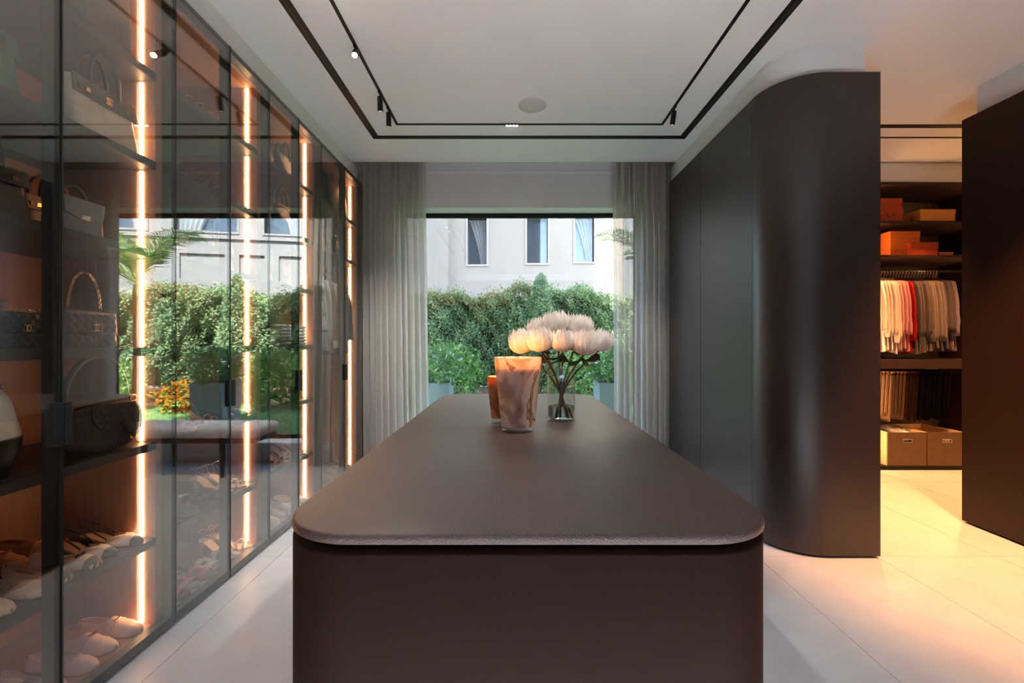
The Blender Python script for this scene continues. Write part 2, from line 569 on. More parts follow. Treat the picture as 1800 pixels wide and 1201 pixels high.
# cabinet run on the far side of the aisle
AX = 3.118
for k, lab in enumerate(('dark wood tall cabinet at the open end of the aisle', 'dark wood tall cabinet second from the open end of the aisle', 'dark wood tall cabinet third from the open end of the aisle')):
    y1 = 3.155 - 0.795 * k; y0 = y1 - 0.792
    t = thing('aisle_cabinet', lab, 'cabinet', (AX + 0.3, (y0 + y1) / 2, 0))
    MB().box(-0.278, 0.3, -0.396, 0.396, 0.03, TOP - 0.02).build('body', 'aisle_veneer', t)
    MB().box(-0.3, -0.279, -0.3945, 0.396, 0.012, TOP - 0.02).build('door_panel', 'aisle_veneer', t, bevel=0.0012)
    MB().box(-0.27, 0.28, -0.396, 0.38, 0, 0.03).build('plinth', 'shadow_gap', t)
tag(MB().box(AX, AX + 0.6, -3.1, 0.77, 0, TOP - 0.02).build('wall_aisle', 'aisle_veneer'), 'dark wood wall continuing past the aisle cabinets', 'wall', kind='structure')
tag(MB().box(AX + 0.06, AX + 0.55, -3.1, 3.11, TOP - 0.018, CEIL).build('trim_4', 'plaster'), 'white bulkhead above the aisle cabinets', 'bulkhead', kind='structure')

# ------------------------------------------------------------------ island
IL, IR, IY0, IY1, IZ = -0.4706, 0.5365, 0.8446, 3.137, 0.89
def rr_outline(x0, x1, y0, y1, r, n=14):
    return arcpts(x1 - r, y1 - r, r, 0, 90, n) + arcpts(x0 + r, y1 - r, r, 90, 180, n) + arcpts(x0 + r, y0 + r, r, 180, 270, n) + arcpts(x1 - r, y0 + r, r, 270, 360, n)
isl = thing('island_counter', 'brown leather-topped island counter with rounded corners', 'island', (0, 0, 0))
prof = [(0.0012, IZ - 0.018), (0.0003, IZ - 0.0174), (0.0, IZ - 0.0105), (0.0012, IZ - 0.005), (0.0045, IZ - 0.0012), (0.009, IZ)]
MB().loft([[(x, y, z) for x, y in rr_outline(IL + i, IR - i, IY0 + i, IY1 - i, 0.165 - i)] for i, z in prof]).build('counter_top', 'island_leather', isl, smooth=True, angle=50)
MB().prism(rr_outline(IL + 0.06, IR - 0.06, IY0 + 0.06, IY1 - 0.06, 0.105), IZ - 0.037, IZ - 0.0185).build('shadow_gap', 'shadow_gap', isl)
MB().loft([[(x, y, z) for x, y in rr_outline(IL + 0.002 + i, IR - 0.002 - i, IY0 + 0.002 + i, IY1 - 0.002 - i, 0.163 - i)] for i, z in ((0.004, 0.03), (0, 0.034), (0, IZ - 0.040), (0.004, IZ - 0.036))]).build('body', 'island_side', isl, smooth=True, angle=50)
MB().prism(rr_outline(IL + 0.04, IR - 0.04, IY0 + 0.04, IY1 - 0.04, 0.125), 0.0, 0.03).build('plinth', 'shadow_gap', isl)

# ------------------------------------------------------------------ ceiling tracks, spotlights, speaker
def frame_track(name, label, xl, xr, yf, width, drop):
    t = thing(name, label, 'track', (0, 0, CEIL - 0.0005))
    h = width / 2
    for s in ((xl - h, xl + h, 0.7, yf + h), (xr - h, xr + h, 0.7, yf + h), (xl - h, xr + h, yf - h, yf + h)):
        MB().box(s[0], s[1], s[2], s[3], -drop, 0).build('channel', 'black_metal', t)
    if width > 0.04:
        for x in (xl, xr): MB().box(x - 0.006, x + 0.006, 0.7, yf, -drop - 0.002, -drop).build('rib', 'frame_metal', t)
        MB().box(xl, xr, yf - 0.006, yf + 0.006, -drop - 0.002, -drop).build('rib', 'frame_metal', t)
    return t
frame_track('ceiling_slot', 'wide black linear slot framing the ceiling', -1.159, 1.452, 3.872, 0.056, 0.004)
frame_track('light_track', 'narrow black magnetic light track inside the wider slot', -0.919, 1.201, 3.64, 0.02, 0.005)
t = thing('ceiling_slot', 'wide black linear slot across the aisle ceiling', 'track', (3.4, 3.673, CEIL))
MB().box(-1.27, 1.5, -0.028, 0.028, -0.004, 0).build('channel', 'black_metal', t)
t = thing('light_track', 'narrow black light track across the aisle ceiling', 'track', (3.4, 3.877, CEIL))
MB().box(-1.27, 1.5, -0.010, 0.010, -0.005, 0).build('channel', 'black_metal', t)
t = thing('light_track', 'narrow black light track over the mouth of the aisle', 'track', (2.62, 0.6, CEIL))
MB().box(-0.010, 0.010, -1.6, 1.5, -0.005, 0).build('channel', 'black_metal', t)

def spotlight(x, y, label, tilt=(0, 0), power=20, col=(1, 0.92, 0.84), lens='spot_lens', size=70, group=None):
    """cylinder spot hanging from the track; tilt = lean of its axis in x and y"""
    t = thing('track_spotlight', label, 'spotlight', (x, y, CEIL - 0.005), group=group)
    MB().box(-0.008, 0.008, -0.03, 0.03, -0.012, 0).build('adapter', 'black_metal', t)
    MB().tube([(0, 0, -0.012), (0, 0, -0.03)], 0.005, 8).build('stem', 'black_metal', t)
    ax = Vector((math.tan(math.radians(tilt[0])), math.tan(math.radians(tilt[1])), -1)).normalized()
    q = Vector((0, 0, -1)).rotation_difference(ax)
    piv = Vector((0, 0, -0.028))
    b = MB().lathe([(0.017, 0.0), (0.0185, -0.002), (0.0185, -0.094), (0.0175, -0.096), (0.0145, -0.096), (0.0135, -0.088)], 20).build('body', 'black_metal', t, smooth=True, angle=40)
    l = MB().lathe([(0.0132, -0.089), (0.0132, -0.0885)], 16).build('lens', lens, t)
    for o in (b, l):
        o.rotation_mode = 'QUATERNION'; o.rotation_quaternion = q; o.location = piv
    li = bpy.data.lights.new('spot_light', 'SPOT')
    li.energy = power; li.color = col; li.spot_size = math.radians(size); li.spot_blend = 0.7; li.shadow_soft_size = 0.015
    lo = bpy.data.objects.new('spot_light', li); COL.objects.link(lo); lo.parent = t
    lo.location = piv + ax * 0.105
    lo.rotation_mode = 'QUATERNION'; lo.rotation_quaternion = q
    return t
spotlight(-0.919, 2.683, 'black track spotlight tilted out with a glaring lens', (14, -48), 12, lens='spot_lens_bright', size=60)
spotlight(-0.919, 3.17, 'black track spotlight pointing down, neighbour of the glaring one', (-2, 12), 22, (1, 0.93, 0.85), size=80)
spotlight(-0.919, 3.39, 'black track spotlight pointing down, closest to the left curtain', (-4, 16), 22, (1, 0.93, 0.85), size=80)
spotlight(1.201, 3.37, 'black track spotlight pointing down near the dark cabinets', (-4, 14), 20, (1, 0.93, 0.85), size=70)
for x, y, tilt, pw, sz in ((-0.919, 0.9, (-12, 0), 7, 80), (1.201, 1.0, (12, 0), 7, 80), (-0.919, 1.55, (32, 17), 16, 34), (1.201, 1.65, (-29, 14), 26, 34)):
    spotlight(x, y, 'added black track spotlight out of view over the island', tilt, pw, size=sz, group='added track spotlights out of view over the island')  # spots added out of view; two are aimed to brighten the flowers
for y, p in ((1.1, 14), (1.55, 45), (2.0, 80)):
    spotlight(2.62, y, 'black track spotlight over the closet aisle', (4, 14), p, (1.0, 0.42, 0.14), size=62, group='track spotlights over the closet aisle')
for x, p in ((3.0, 85), (3.9, 60)):
    spotlight(x, 3.877, 'black track spotlight in front of the open closet', (0, 0), p, (1.0, 0.42, 0.14), size=80, group='track spotlights before the open closet')
t = thing('linear_spot', 'tiny four-lens spot module set in the ceiling track', 'spotlight', (0.0, 3.64, CEIL - 0.005))
MB().box(-0.055, 0.055, -0.011, 0.011, -0.008, 0).build('body', 'black_metal', t)
for k in range(4): MB().lathe([(0.009, -0.0095), (0.009, -0.008)], 12, ((k - 1.5) * 0.026, 0, 0)).build('lens', 'spot_lens', t)
t = thing('ceiling_speaker', 'round flush white speaker grille in the ceiling', 'speaker', (0.15, 3.346, CEIL))
MB().lathe([(0.109, 0), (0.109, -0.004), (0.105, -0.006)], 40).build('rim', 'ceiling_paint', t, smooth=True, angle=30)
MB().lathe([(0.103, -0.001), (0.103, -0.0065), (0.06, -0.0075), (0.002, -0.008)], 40).build('grille', 'speaker_cloth', t, smooth=True)

# ------------------------------------------------------------------ glass-front display wardrobes
SHELVES = [0.41, 0.82, 1.225, 1.64, 2.02, 2.40]        # top faces
BACK = -2.02
UNITS = [('A', 0.985, 1.4917, 1.999, SHELVES), ('B', 2.0, 2.388, 2.777, SHELVES), ('C', 2.778, 3.159, 3.539, SHELVES), ('D', 3.54, 4.03, 4.513, [2.02, 2.40])]
ULAB = {'A': 'glass-door wardrobe of handbags and flat shoes, bright strip at its end panel', 'B': 'glass-door wardrobe of strappy sandals next to the handbag wardrobe',
        'C': 'glass-door wardrobe with dark bags, folded knits and white sneakers', 'D': 'glass-door wardrobe of hanging garments beside the left curtain'}
def wardrobe(key, y0, ym, y1, shelves):
    t = thing('display_wardrobe', ULAB[key], 'wardrobe', (BACK, y0, 0))
    ox, oy = BACK, y0
    def bx(n, x0, x1, a, b, z0, z1, m, par=t, bev=0):
        return MB().box(x0 - ox, x1 - ox, a - oy, b - oy, z0, z1).build(n, m, par, bevel=bev)
    fx = WX - 0.052                 # front edge of the carcass
    face = y1 - 0.046
    bx('side_panel', BACK, fx, y0, y0 + 0.02, 0, TOP, 'liner_wood')
    bx('side_panel', BACK, fx, face, y1, 0, TOP, 'liner_wood')
    bx('back_panel', BACK - 0.02, BACK, y0, y1, 0, TOP, 'liner_wood')
    bx('top_panel', BACK, fx, y0 + 0.02, face, TOP - 0.03, TOP, 'liner_wood')
    bx('bottom_panel', BACK, fx, y0 + 0.02, face, 0.0, 0.04, 'liner_wood')
    for z in shelves:
        bx('shelf', BACK, fx + 0.004, y0 + 0.02, face, z - 0.034, z, 'shelf_wood', bev=0.0015)
    zz = [0.045] + [s for z in shelves for s in (z - 0.04, z + 0.004)] + [TOP - 0.034]
    for a, b in zip(zz[0::2], zz[1::2]):
        bx('led_strip', -1.595, -1.582, face - 0.005, face, a, b, 'led_warm')
    for (a, b, hs) in ((y0 + 0.001, ym - 0.0015, 1), (ym + 0.0015, y1 - 0.001, -1)):
        m = MB(); d0, d1 = WX - 0.048, WX - 0.006
        m.box(d0 - ox, d1 - ox, a - oy, a - oy + 0.014, 0.014, TOP - 0.001); m.box(d0 - ox, d1 - ox, b - oy - 0.014, b - oy, 0.014, TOP - 0.001)
        m.box(d0 - ox, d1 - ox, a - oy + 0.014, b - oy - 0.014, 0.014, 0.05); m.box(d0 - ox, d1 - ox, a - oy + 0.014, b - oy - 0.014, TOP - 0.028, TOP - 0.001)
        d = m.build('door', 'frame_metal', t)
        bx('pane', WX - 0.006, WX, a, b, 0.014, TOP - 0.001, 'door_glass', d)
        e = b if hs == 1 else a
        bx('door_edge', WX - 0.007, WX + 0.0004, e - 0.003 if hs == 1 else e, e if hs == 1 else e + 0.003, 0.014, TOP - 0.001, 'black_metal', d)
        hy = (b - 0.026, b) if hs == 1 else (a, a + 0.026)
        bx('handle', WX, WX + 0.012, hy[0], hy[1], 0.91, 1.05, 'black_metal', d, 0.0015)
    if key == 'D':
        MB().tube([(-1.77 - ox, y0 + 0.02 - oy, 1.90), (-1.77 - ox, face - oy, 1.90)], 0.012, 12).build('rail', 'black_metal', t, smooth=True, angle=40)
    return t
for u in UNITS: wardrobe(*u)
tag(MB().box(-2.04, WX - 0.01, 4.514, 4.56, 0, TOP).build('trim_5', 'shelf_wood'), 'dark end panel of the wardrobe run beside the curtain', 'panel', kind='structure')

# ------------------------------------------------------------------ curtains
def curtain(name, label, xa, xb, flare_in, seed, side):
    rnd = random.Random(seed)
    ph = [rnd.uniform(0, 6.28) for _ in range(8)]
    H0, H1 = 0.012, CEIL + 0.12
    n = 10
    def fn(u, v):
        z = H0 + (H1 - H0) * v
        low = 1 - v
        du = 0.024 * math.sin(2 * PI * (2.3 * u) + ph[0]) + 0.016 * math.sin(2 * PI * 4.7 * u + ph[1] + 1.2 * low)
        uu = u + du
        x = xa + (xb - xa) * uu
        edge = (uu if side < 0 else 1 - uu)
        x += flare_in * edge * low ** 1.4 * (1 if side < 0 else -1)
        a = 0.046 + 0.016 * low
        y = a * math.sin(2 * PI * n * uu + ph[2]) + 0.012 * math.sin(2 * PI * 4.3 * uu + ph[3] + 2.2 * v) + 0.009 * math.sin(2 * PI * 23 * uu + ph[4] + 3 * v)
        y += 0.022 * low * math.sin(2 * PI * 2.1 * uu + ph[5])
        x += 0.006 * math.sin(2 * PI * n * uu + ph[6] + 1.3 * v)
        return (x - (xa + xb) / 2, y, z)
    o = MB().grid(fn, 340, 44).build(name, 'linen', smooth=True)
    o.location = ((xa + xb) / 2, 4.565, 0)
    return tag(o, label, 'curtain')
curtain('linen_curtain', 'sheer grey linen curtain beside the glass wardrobes', -1.50, -0.885, 0.05, 3, -1)
curtain('linen_curtain', 'sheer grey linen curtain beside the dark tall cabinets', 1.005, 1.60, -0.0, 8, 1)

# ------------------------------------------------------------------ candles
marble_mat('amber_marble', (232, 214, 196), (168, 132, 104), (150, 98, 66), 0.5)
marble_mat('deep_marble', (206, 150, 106), (130, 76, 48), (100, 52, 30), 0.5)
cloth_mat('candle_wax', (240, 222, 200), 0.35, 0, weave=30, var=0.03)
mat('wick', (30, 24, 20), 0.9, noise=0.1)
def candle(x, y, rt, rb, h, m, label, power):
    t = thing('marbled_candle', label, 'candle', (x, y, IZ))
    th = 0.005
    b0 = 0.022
    def rad(z): return rb + (rt - rb) * (z / h) ** 1.05
    outer = [(rad(z), z) for z in [b0 + (h - b0) * k / 12 for k in range(13)]]
    inner = [(rad(z) - th, z) for z in [h - (h - b0 - 0.004) * k / 12 for k in range(13)]]
    MB().lathe(outer + [(rt - 0.0015, h + 0.002)] + inner + [(0.001, b0 + 0.004)], 48, cap=False).build('vessel', m, t, smooth=True, angle=50)
    MB().lathe([(rb * 0.80, 0.0), (rb * 0.95, 0.003), (rad(0.012), 0.012), (rad(b0), b0 - 0.0005)], 48).build('glass_base', 'clear_glass', t, smooth=True, angle=50)
    wz = h * 0.865
    MB().lathe([(rad(b0) - th - 0.001, b0 + 0.006), (rad(wz) - th - 0.0008, wz - 0.002), (rad(wz) * 0.8, wz - 0.004), (0.001, wz - 0.005)], 40).build('wax', 'candle_wax', t, smooth=True, angle=50)
    MB().tube([(0, 0, wz - 0.006), (0.001, 0, wz + 0.010)], 0.0014, 6).build('wick', 'wick', t)
    fl_ = MB().lathe([(0.0008, 0.0), (0.004, 0.004), (0.0048, 0.009), (0.003, 0.017), (0.0006, 0.026)], 12, (0.001, 0, wz + 0.006)).build('flame', 'flame', t, smooth=True)
    li = bpy.data.lights.new('candle_light', 'POINT'); li.energy = power; li.color = (1.0, 0.46, 0.14); li.shadow_soft_size = 0.008
    lo = bpy.data.objects.new('candle_light', li); COL.objects.link(lo); lo.parent = t; lo.location = (0, 0, wz + 0.022)
    return t
candle(0.024, 1.834, 0.0965, 0.066, 0.295, 'amber_marble', 'large tapered candle in pale amber marbled glass', 0.8)
candle(-0.046, 2.03, 0.066, 0.044, 0.203, 'deep_marble', 'small tapered candle in deep orange marbled glass', 0.5)

# ------------------------------------------------------------------ vase of flowers
mat('vase_water', (235, 240, 232), 0.02, trans=1.0, ior=1.33, noise=0.01, nscale=4)
cloth_mat('petal', (252, 250, 246), 0.5, 0, weave=40, col2=(238, 226, 216))
mat('flower_stem', (108, 84, 58), 0.6, noise=0.25, nscale=60, bump=0.2, bscale=200)
cloth_mat('flower_leaf', (110, 104, 82), 0.25, 0, weave=40, col2=(84, 88, 60))
VX, VY = 0.2257, 2.087
t = thing('glass_vase', 'clear cylinder vase holding pale flowers in shallow water', 'vase', (VX, VY, IZ))
MB().lathe([(0.058, 0.0), (0.0635, 0.003), (0.064, 0.008), (0.064, 0.246), (0.0625, 0.248), (0.061, 0.246), (0.061, 0.014), (0.02, 0.011), (0.001, 0.011)], 48, cap=False).build('glass', 'clear_glass', t, smooth=True, angle=50)
MB().lathe([(0.058, 0.0), (0.0625, 0.003), (0.062, 0.0105), (0.001, 0.0108)], 40).build('glass_base', 'clear_glass', t, smooth=True, angle=40)
MB().lathe([(0.0600, 0.0125), (0.0604, 0.013), (0.0604, 0.0645), (0.0600, 0.065)], 40).build('water', 'vase_water', t, smooth=True, angle=40)

def petal_mesh(mb, base, direction, side, L, W, cup):
    """one pointed petal, base -> along direction, curling by cup"""
    d = Vector(direction).normalized(); s = Vector(side).normalized(); n = d.cross(s).normalized()
    rows = []
    for i, (tt, ww) in enumerate(((0, 0.45), (0.3, 0.95), (0.6, 1.0), (0.85, 0.55), (1.0, 0.04))):
        c_ = Vector(base) + d * (L * tt) + n * (cup * math.sin(PI * min(tt, 1)) * L)
        w_ = W * ww
        rows.append([c_ - s * w_ - n * w_ * 0.35, c_, c_ + s * w_ - n * w_ * 0.35])
    vs_ = [p for r in rows for p in r]
    fs_ = [(r * 3 + k, r * 3 + k + 1, (r + 1) * 3 + k + 1, (r + 1) * 3 + k) for r in range(4) for k in range(2)]
    mb.add(vs_, fs_)

FL = [(919, 604, 0.05, 19), (949, 601, -0.05, 19), (979, 574, 0.06, 20), (989, 602, -0.06, 17), (1018, 579, 0.05, 19), (1029, 606, -0.06, 20), (1056, 602, 0.02, 17), (947, 583, 0.08, 17)]
fgroup = 'pale flowers in the vase'
for k, (px, py, dz, rp) in enumerate(FL):
    rnd = random.Random(40 + k)
    y = VY + dz
    hx = (px - 900) * y / F; hz = CH - (py - 601) * y / F
    r = rp * y / F
    a = 2 * PI * k / len(FL) + 0.4
    foot = Vector((VX - (hx - VX) * 0.16 + 0.012 * math.cos(a), VY - dz * 0.3 + 0.03 * math.sin(a), IZ + 0.016))
    cross = Vector((VX + (hx - VX) * 0.06, VY + dz * 0.1, IZ + 0.150))
    headp = Vector((hx, y, hz))
    axis = (headp - Vector((VX, VY, hz - 0.30))).normalized()
    axis = (axis * 0.55 + Vector((0, 0, 1)) * 0.6).normalized()
    base = headp - axis * r * 0.95
    t = thing('pale_flower', 'white bell-shaped artificial flower on a brown stem in the glass vase', 'flower', foot, group=fgroup)
    def L_(p): return tuple(Vector(p) - foot)
    path = []
    P0, P1, P2, P3 = foot, cross + Vector((0, 0, -0.01)), cross + Vector((0, 0, 0.03)), base
    for i in range(15):
        q = i / 14
        path.append(L_(P0 * (1 - q) ** 3 + P1 * 3 * q * (1 - q) ** 2 + P2 * 3 * q * q * (1 - q) + P3 * q ** 3))
    MB().tube(path, 0.0044, 7).build('stem', 'flower_stem', t, smooth=True)
    u = axis.orthogonal().normalized(); w_ = axis.cross(u)
    b = MB()
    # inner core
    for layer, (cnt, rad_, ln, out, cup, wid) in enumerate(((10, 0.2, 2.25, 0.06, -0.05, 0.20), (16, 0.4, 2.3, 0.17, -0.12, 0.21), (20, 0.55, 2.25, 0.30, -0.19, 0.21), (24, 0.68, 2.1, 0.40, -0.24, 0.21), (24, 0.72, 1.8, 0.46, -0.27, 0.21), (18, 0.66, 1.3, 0.5, -0.28, 0.24))):
        for i in range(cnt):
            an = 2 * PI * (i + 0.5 * (layer % 2) + rnd.uniform(-.15, .15)) / cnt
            rad_v = u * math.cos(an) + w_ * math.sin(an)
            tang = -u * math.sin(an) + w_ * math.cos(an)
            pb = base + rad_v * (r * rad_ * 0.55) + axis * r * 0.05
            petal_mesh(b, L_(pb), axis + rad_v * (out + rnd.uniform(-.05, .05)), tang, r * ln * rnd.uniform(.92, 1.06), r * wid, cup * 0.9)
    b.ball(L_(base + axis * r * 0.6), r * 0.5, r * 0.5, r * 0.55, 10, 7)
    b.build('bloom', 'petal', t, smooth=True)
    for i in range(3):
        an = rnd.uniform(0, 6.28)
        rad_v = u * math.cos(an) + w_ * math.sin(an); tang = -u * math.sin(an) + w_ * math.cos(an)
        lf = MB()
        petal_mesh(lf, L_(base - axis * 0.012), rad_v * 0.8 + axis * rnd.uniform(-.75, -.2), tang, 0.085, 0.022, -0.12)
        lf.build('leaf', 'flower_leaf', t, smooth=True)

# ------------------------------------------------------------------ bench under the window
cloth_mat('bench_cloth', (236, 234, 234), 0.0, 0, weave=220, var=0.1)
mat('bench_wood', (60, 44, 36), 0.4, noise=0.2, nscale=20, stretch=(1, 8, 8))
bn = thing('window_bench', 'low dark wood bench with pale grey cushion under the window', 'bench', (0.06, 4.37, 0))
def cush(u, v):
    a = 2 * PI * u
    return (0, 0, 0)
rings = []
for z, i in ((0.365, 0.012), (0.375, 0.0), (0.43, -0.006), (0.452, 0.004), (0.462, 0.03)):
    rings.append(rrect(1.37 - 2 * i, 0.44 - 2 * i, 0.07, z, 6))
MB().loft(rings).build('cushion', 'bench_cloth', bn, smooth=True, angle=60)
fr = MB()
fr.box(-0.66, 0.66, -0.205, -0.175, 0.315, 0.364); fr.box(-0.66, 0.66, 0.175, 0.205, 0.315, 0.364)
fr.box(-0.66, -0.63, -0.175, 0.175, 0.315, 0.364); fr.box(0.63, 0.66, -0.175, 0.175, 0.315, 0.364)
fr.build('seat_frame', 'bench_wood', bn, bevel=0.004)
for sx in (-1, 1):
    for sy in (-1, 1):
        x = sx * 0.36; y = sy * 0.185
        MB().loft([rrect(0.03, 0.03, 0.006, 0.0, 2, x, y), rrect(0.042, 0.042, 0.008, 0.33, 2, x, y)]).build('leg', 'bench_wood', bn)

# ------------------------------------------------------------------ outside: added sun blocker, garden, neighbour
GZ = -0.10
mat('render_white', (150, 148, 146), 0.9, noise=0.03, nscale=1.5, bump=0.1, bscale=50)
mat('render_beige', (184, 170, 155), 0.9, noise=0.04, nscale=1.2, bump=0.1, bscale=50)
mat('grass', (122, 160, 96), 0.9, noise=0.3, nscale=9, bump=0.4, bscale=120)
mat('soil', (92, 66, 46), 0.95, noise=0.3, nscale=8)
mat('dark_backing', (66, 78, 92), 0.06, noise=0.12, nscale=1.5, spec=0.9)
mat('terrace_stone', (206, 214, 222), 0.9, noise=0.03, nscale=4)
mat('stone_frame', (198, 188, 176), 0.8, noise=0.04)
mat('planter_grey', (150, 158, 162), 0.7, noise=0.06, nscale=12)
tag(MB().box(-10, 1.45, 3.9, 4.98, CEIL + 0.22, 19.5).build('sun_blocker', 'render_white'), 'added unseen white block over the room, shading the garden', 'house', kind='structure')  # added unseen block that keeps the sun off garden and facade
g = MB().box(-14, 26, 5.2, 13.6, GZ - 0.3, GZ).build('garden_ground', 'soil'); tag(g, 'brown garden soil under the hedge', 'ground', kind='structure')
rng = np.random.default_rng(5)
# lawn: short turf blades
lawn = MB().box(-8, 14, 5.25, 9.55, GZ, GZ + 0.02).build('lawn', 'grass'); tag(lawn, 'short green lawn between window and hedge', 'lawn', kind='stuff')
N = 26000
bx_ = rng.uniform(-1.0, 6.5, N); by_ = rng.uniform(5.3, 9.5, N); bh = rng.uniform(0.03, 0.06, N); ba = rng.uniform(0, 6.28, N)
lean = rng.normal(0, 0.012, (N, 2)); hw = 0.004
V = np.zeros((N, 4, 3))
V[:, 0] = np.stack([bx_ - hw * np.cos(ba), by_ - hw * np.sin(ba), np.full(N, GZ + 0.015)], 1)
V[:, 1] = np.stack([bx_ + hw * np.cos(ba), by_ + hw * np.sin(ba), np.full(N, GZ + 0.015)], 1)
V[:, 2] = np.stack([bx_ + lean[:, 0] + 0.001, by_ + lean[:, 1], GZ + 0.02 + bh], 1)
V[:, 3] = np.stack([bx_ + lean[:, 0] - 0.001, by_ + lean[:, 1], GZ + 0.02 + bh], 1)
q = np_mesh('grass_blades', V, np.arange(N * 4).reshape(N, 4), 'grass', lawn); q['kind'] = 'stuff'

def leaf_mats(name, c1, c2, tr=0.3):
    return cloth_mat(name, c1, tr, 0, weave=9, col2=c2)
leaf_mats('hedge_leaf', (172, 190, 150), (104, 136, 100))
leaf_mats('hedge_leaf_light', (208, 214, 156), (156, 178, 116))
leaf_mats('hedge_leaf_red', (192, 128, 92), (160, 140, 84))
leaf_mats('shrub_leaf', (150, 188, 108), (92, 142, 76))
leaf_mats('croton_leaf', (214, 158, 50), (176, 88, 34))
leaf_mats('flower_white', (240, 240, 240), (225, 225, 220))
leaf_mats('palm_leaf', (196, 210, 128), (124, 164, 92), 0.35)
mat('bark', (128, 118, 100), 0.85, noise=0.2, nscale=16, stretch=(1, 1, 6), bump=0.3, bscale=40)
mat('twig', (92, 74, 54), 0.9, noise=0.2, nscale=30)

def leaves(name, P, size, mats, probs, parent, seed, up=0.4, aspect=0.5):
    """leaf cloud: each leaf two quads folded along the midrib; P = n x 3 points"""
    r = np.random.default_rng(seed)
    n = len(P)
    d = r.normal(0, 1, (n, 3)); d[:, 2] += up; d /= np.linalg.norm(d, axis=1)[:, None]
    s = np.cross(d, r.normal(0, 1, (n, 3))); s /= np.linalg.norm(s, axis=1)[:, None]
    nn = np.cross(d, s)
    L = (size * r.uniform(0.7, 1.3, n))[:, None]
    W = L * aspect
    V = np.stack([P, P + d * L * 0.5 + s * W * 0.5 + nn * W * 0.15, P + d * L, P + d * L * 0.5 - s * W * 0.5 + nn * W * 0.15], 1)
    F_ = np.arange(n * 4).reshape(n, 4)
    o = np_mesh(name, V, F_, mats, parent)
    mi = r.choice(len(mats), n, p=probs).astype(np.int32)
    o.data.polygons.foreach_set('material_index', mi)
    o['kind'] = 'stuff'
    return o

# hedge: a row of clipped shrubs
hx0, hx1, hy0, hy1 = -4.2, 11.0, 9.75, 10.75
def hedge_top(x):
    return 2.28 + 0.10 * np.sin(x * 1.7 + 0.4) + 0.07 * np.sin(x * 4.1 + 1.0) + 0.05 * np.sin(x * 9.3)
hd = thing('garden_hedge', 'dense clipped green hedge along the neighbouring house', 'hedge', (0, 0, GZ))
N = 130000
x = rng.uniform(hx0, hx1, N)
top = hedge_top(x) - GZ
face = rng.random(N)
z = np.where(face < 0.72, 0.32 + (top - 0.32) * rng.random(N) ** 0.9, top + rng.normal(0, 0.05, N))
bulge = 0.16 * np.sin(x * 3.1 + z * 2.2) + 0.10 * np.sin(x * 7.3 - z * 5.1) + 0.06 * np.sin(x * 15 + z * 11)
y = np.where(face < 0.72, hy0 + 0.12 + bulge + np.abs(rng.normal(0, 0.07, N)), rng.uniform(hy0 + 0.1, hy1, N))
tip = (rng.random(N) < 0.10)
z = np.where(tip & (face >= 0.72), z + rng.random(N) ** 2 * 0.22, z)
P = np.stack([x, y, z], 1)
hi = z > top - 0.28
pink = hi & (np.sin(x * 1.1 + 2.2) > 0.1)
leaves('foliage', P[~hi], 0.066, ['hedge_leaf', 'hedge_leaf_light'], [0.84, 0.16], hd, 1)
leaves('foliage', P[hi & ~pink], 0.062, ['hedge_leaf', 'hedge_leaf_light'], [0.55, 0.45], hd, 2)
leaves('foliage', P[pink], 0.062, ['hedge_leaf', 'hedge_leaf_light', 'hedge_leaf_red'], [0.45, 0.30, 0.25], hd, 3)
core = MB()  # dark boxes added inside the hedge to block light
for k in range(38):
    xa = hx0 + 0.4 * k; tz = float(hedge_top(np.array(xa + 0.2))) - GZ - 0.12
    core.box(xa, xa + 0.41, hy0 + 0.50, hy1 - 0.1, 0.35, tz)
mat('dark_fill', (34, 44, 28), 0.95, noise=0.3, nscale=10)
core.build('dark_core', 'dark_fill', hd)['kind'] = 'stuff'
for k in range(30):
    xa = hx0 + 0.25 + 0.51 * k
    MB().tube([(xa, 10.1, 0), (xa + 0.03, 10.12, 0.25), (xa - 0.02, 10.15, 0.6)], [0.02, 0.018, 0.014], 6).build('stem', 'twig', hd)

# taller conical bushes standing in the hedge
def bush(name, label, cx, cy_, base, h, rx, ry, n, size, mats, probs, seed, cone=False, group=None, cat='bush', stem=True):
    r = np.random.default_rng(seed)
    t = thing(name, label, cat, (cx, cy_, base), group=group)
    th = r.uniform(0, 2 * PI, n); cz = r.uniform(-1, 1, n); rad = r.uniform(0.55, 1.03, n) ** 0.5
    lump = 1 + 0.14 * np.sin(3 * th + 4 * cz + seed) + 0.10 * np.sin(7 * th - 5 * cz)
    if cone:
        zz = r.random(n); w = (1 - zz) ** 0.55 * (0.85 + 0.3 * np.minimum(zz * 4, 1)) * lump
        P_ = np.stack([rx * w * np.cos(th) * rad, ry * w * np.sin(th) * rad, h * zz], 1)
    else:
        q_ = np.sqrt(1 - cz ** 2)
        P_ = np.stack([rx * q_ * np.cos(th) * rad * lump, ry * q_ * np.sin(th) * rad * lump, h / 2 + h / 2 * cz * rad * lump], 1)
    leaves('foliage', P_, size, mats, probs, t, seed)
    if stem:
        MB().tube([(0, 0, 0), (0.02, 0.01, h * 0.3), (-0.02, 0, h * 0.75)], [0.025, 0.02, 0.008], 6).build('stem', 'twig', t)
    return t
bush('conical_bush', 'small-leaved conical bush rising above the hedge by the flowers', 0.62, 9.75, GZ, 2.78, 0.50, 0.42, 7000, 0.06, ['hedge_leaf', 'hedge_leaf_light'], [0.8, 0.2], 21, True)
bush('conical_bush', 'sunlit conical bush rising from the hedge under the recessed wall panels', 2.9, 9.7, GZ, 2.75, 0.50, 0.42, 7000, 0.06, ['hedge_leaf', 'hedge_leaf_light'], [0.8, 0.2], 22, True)
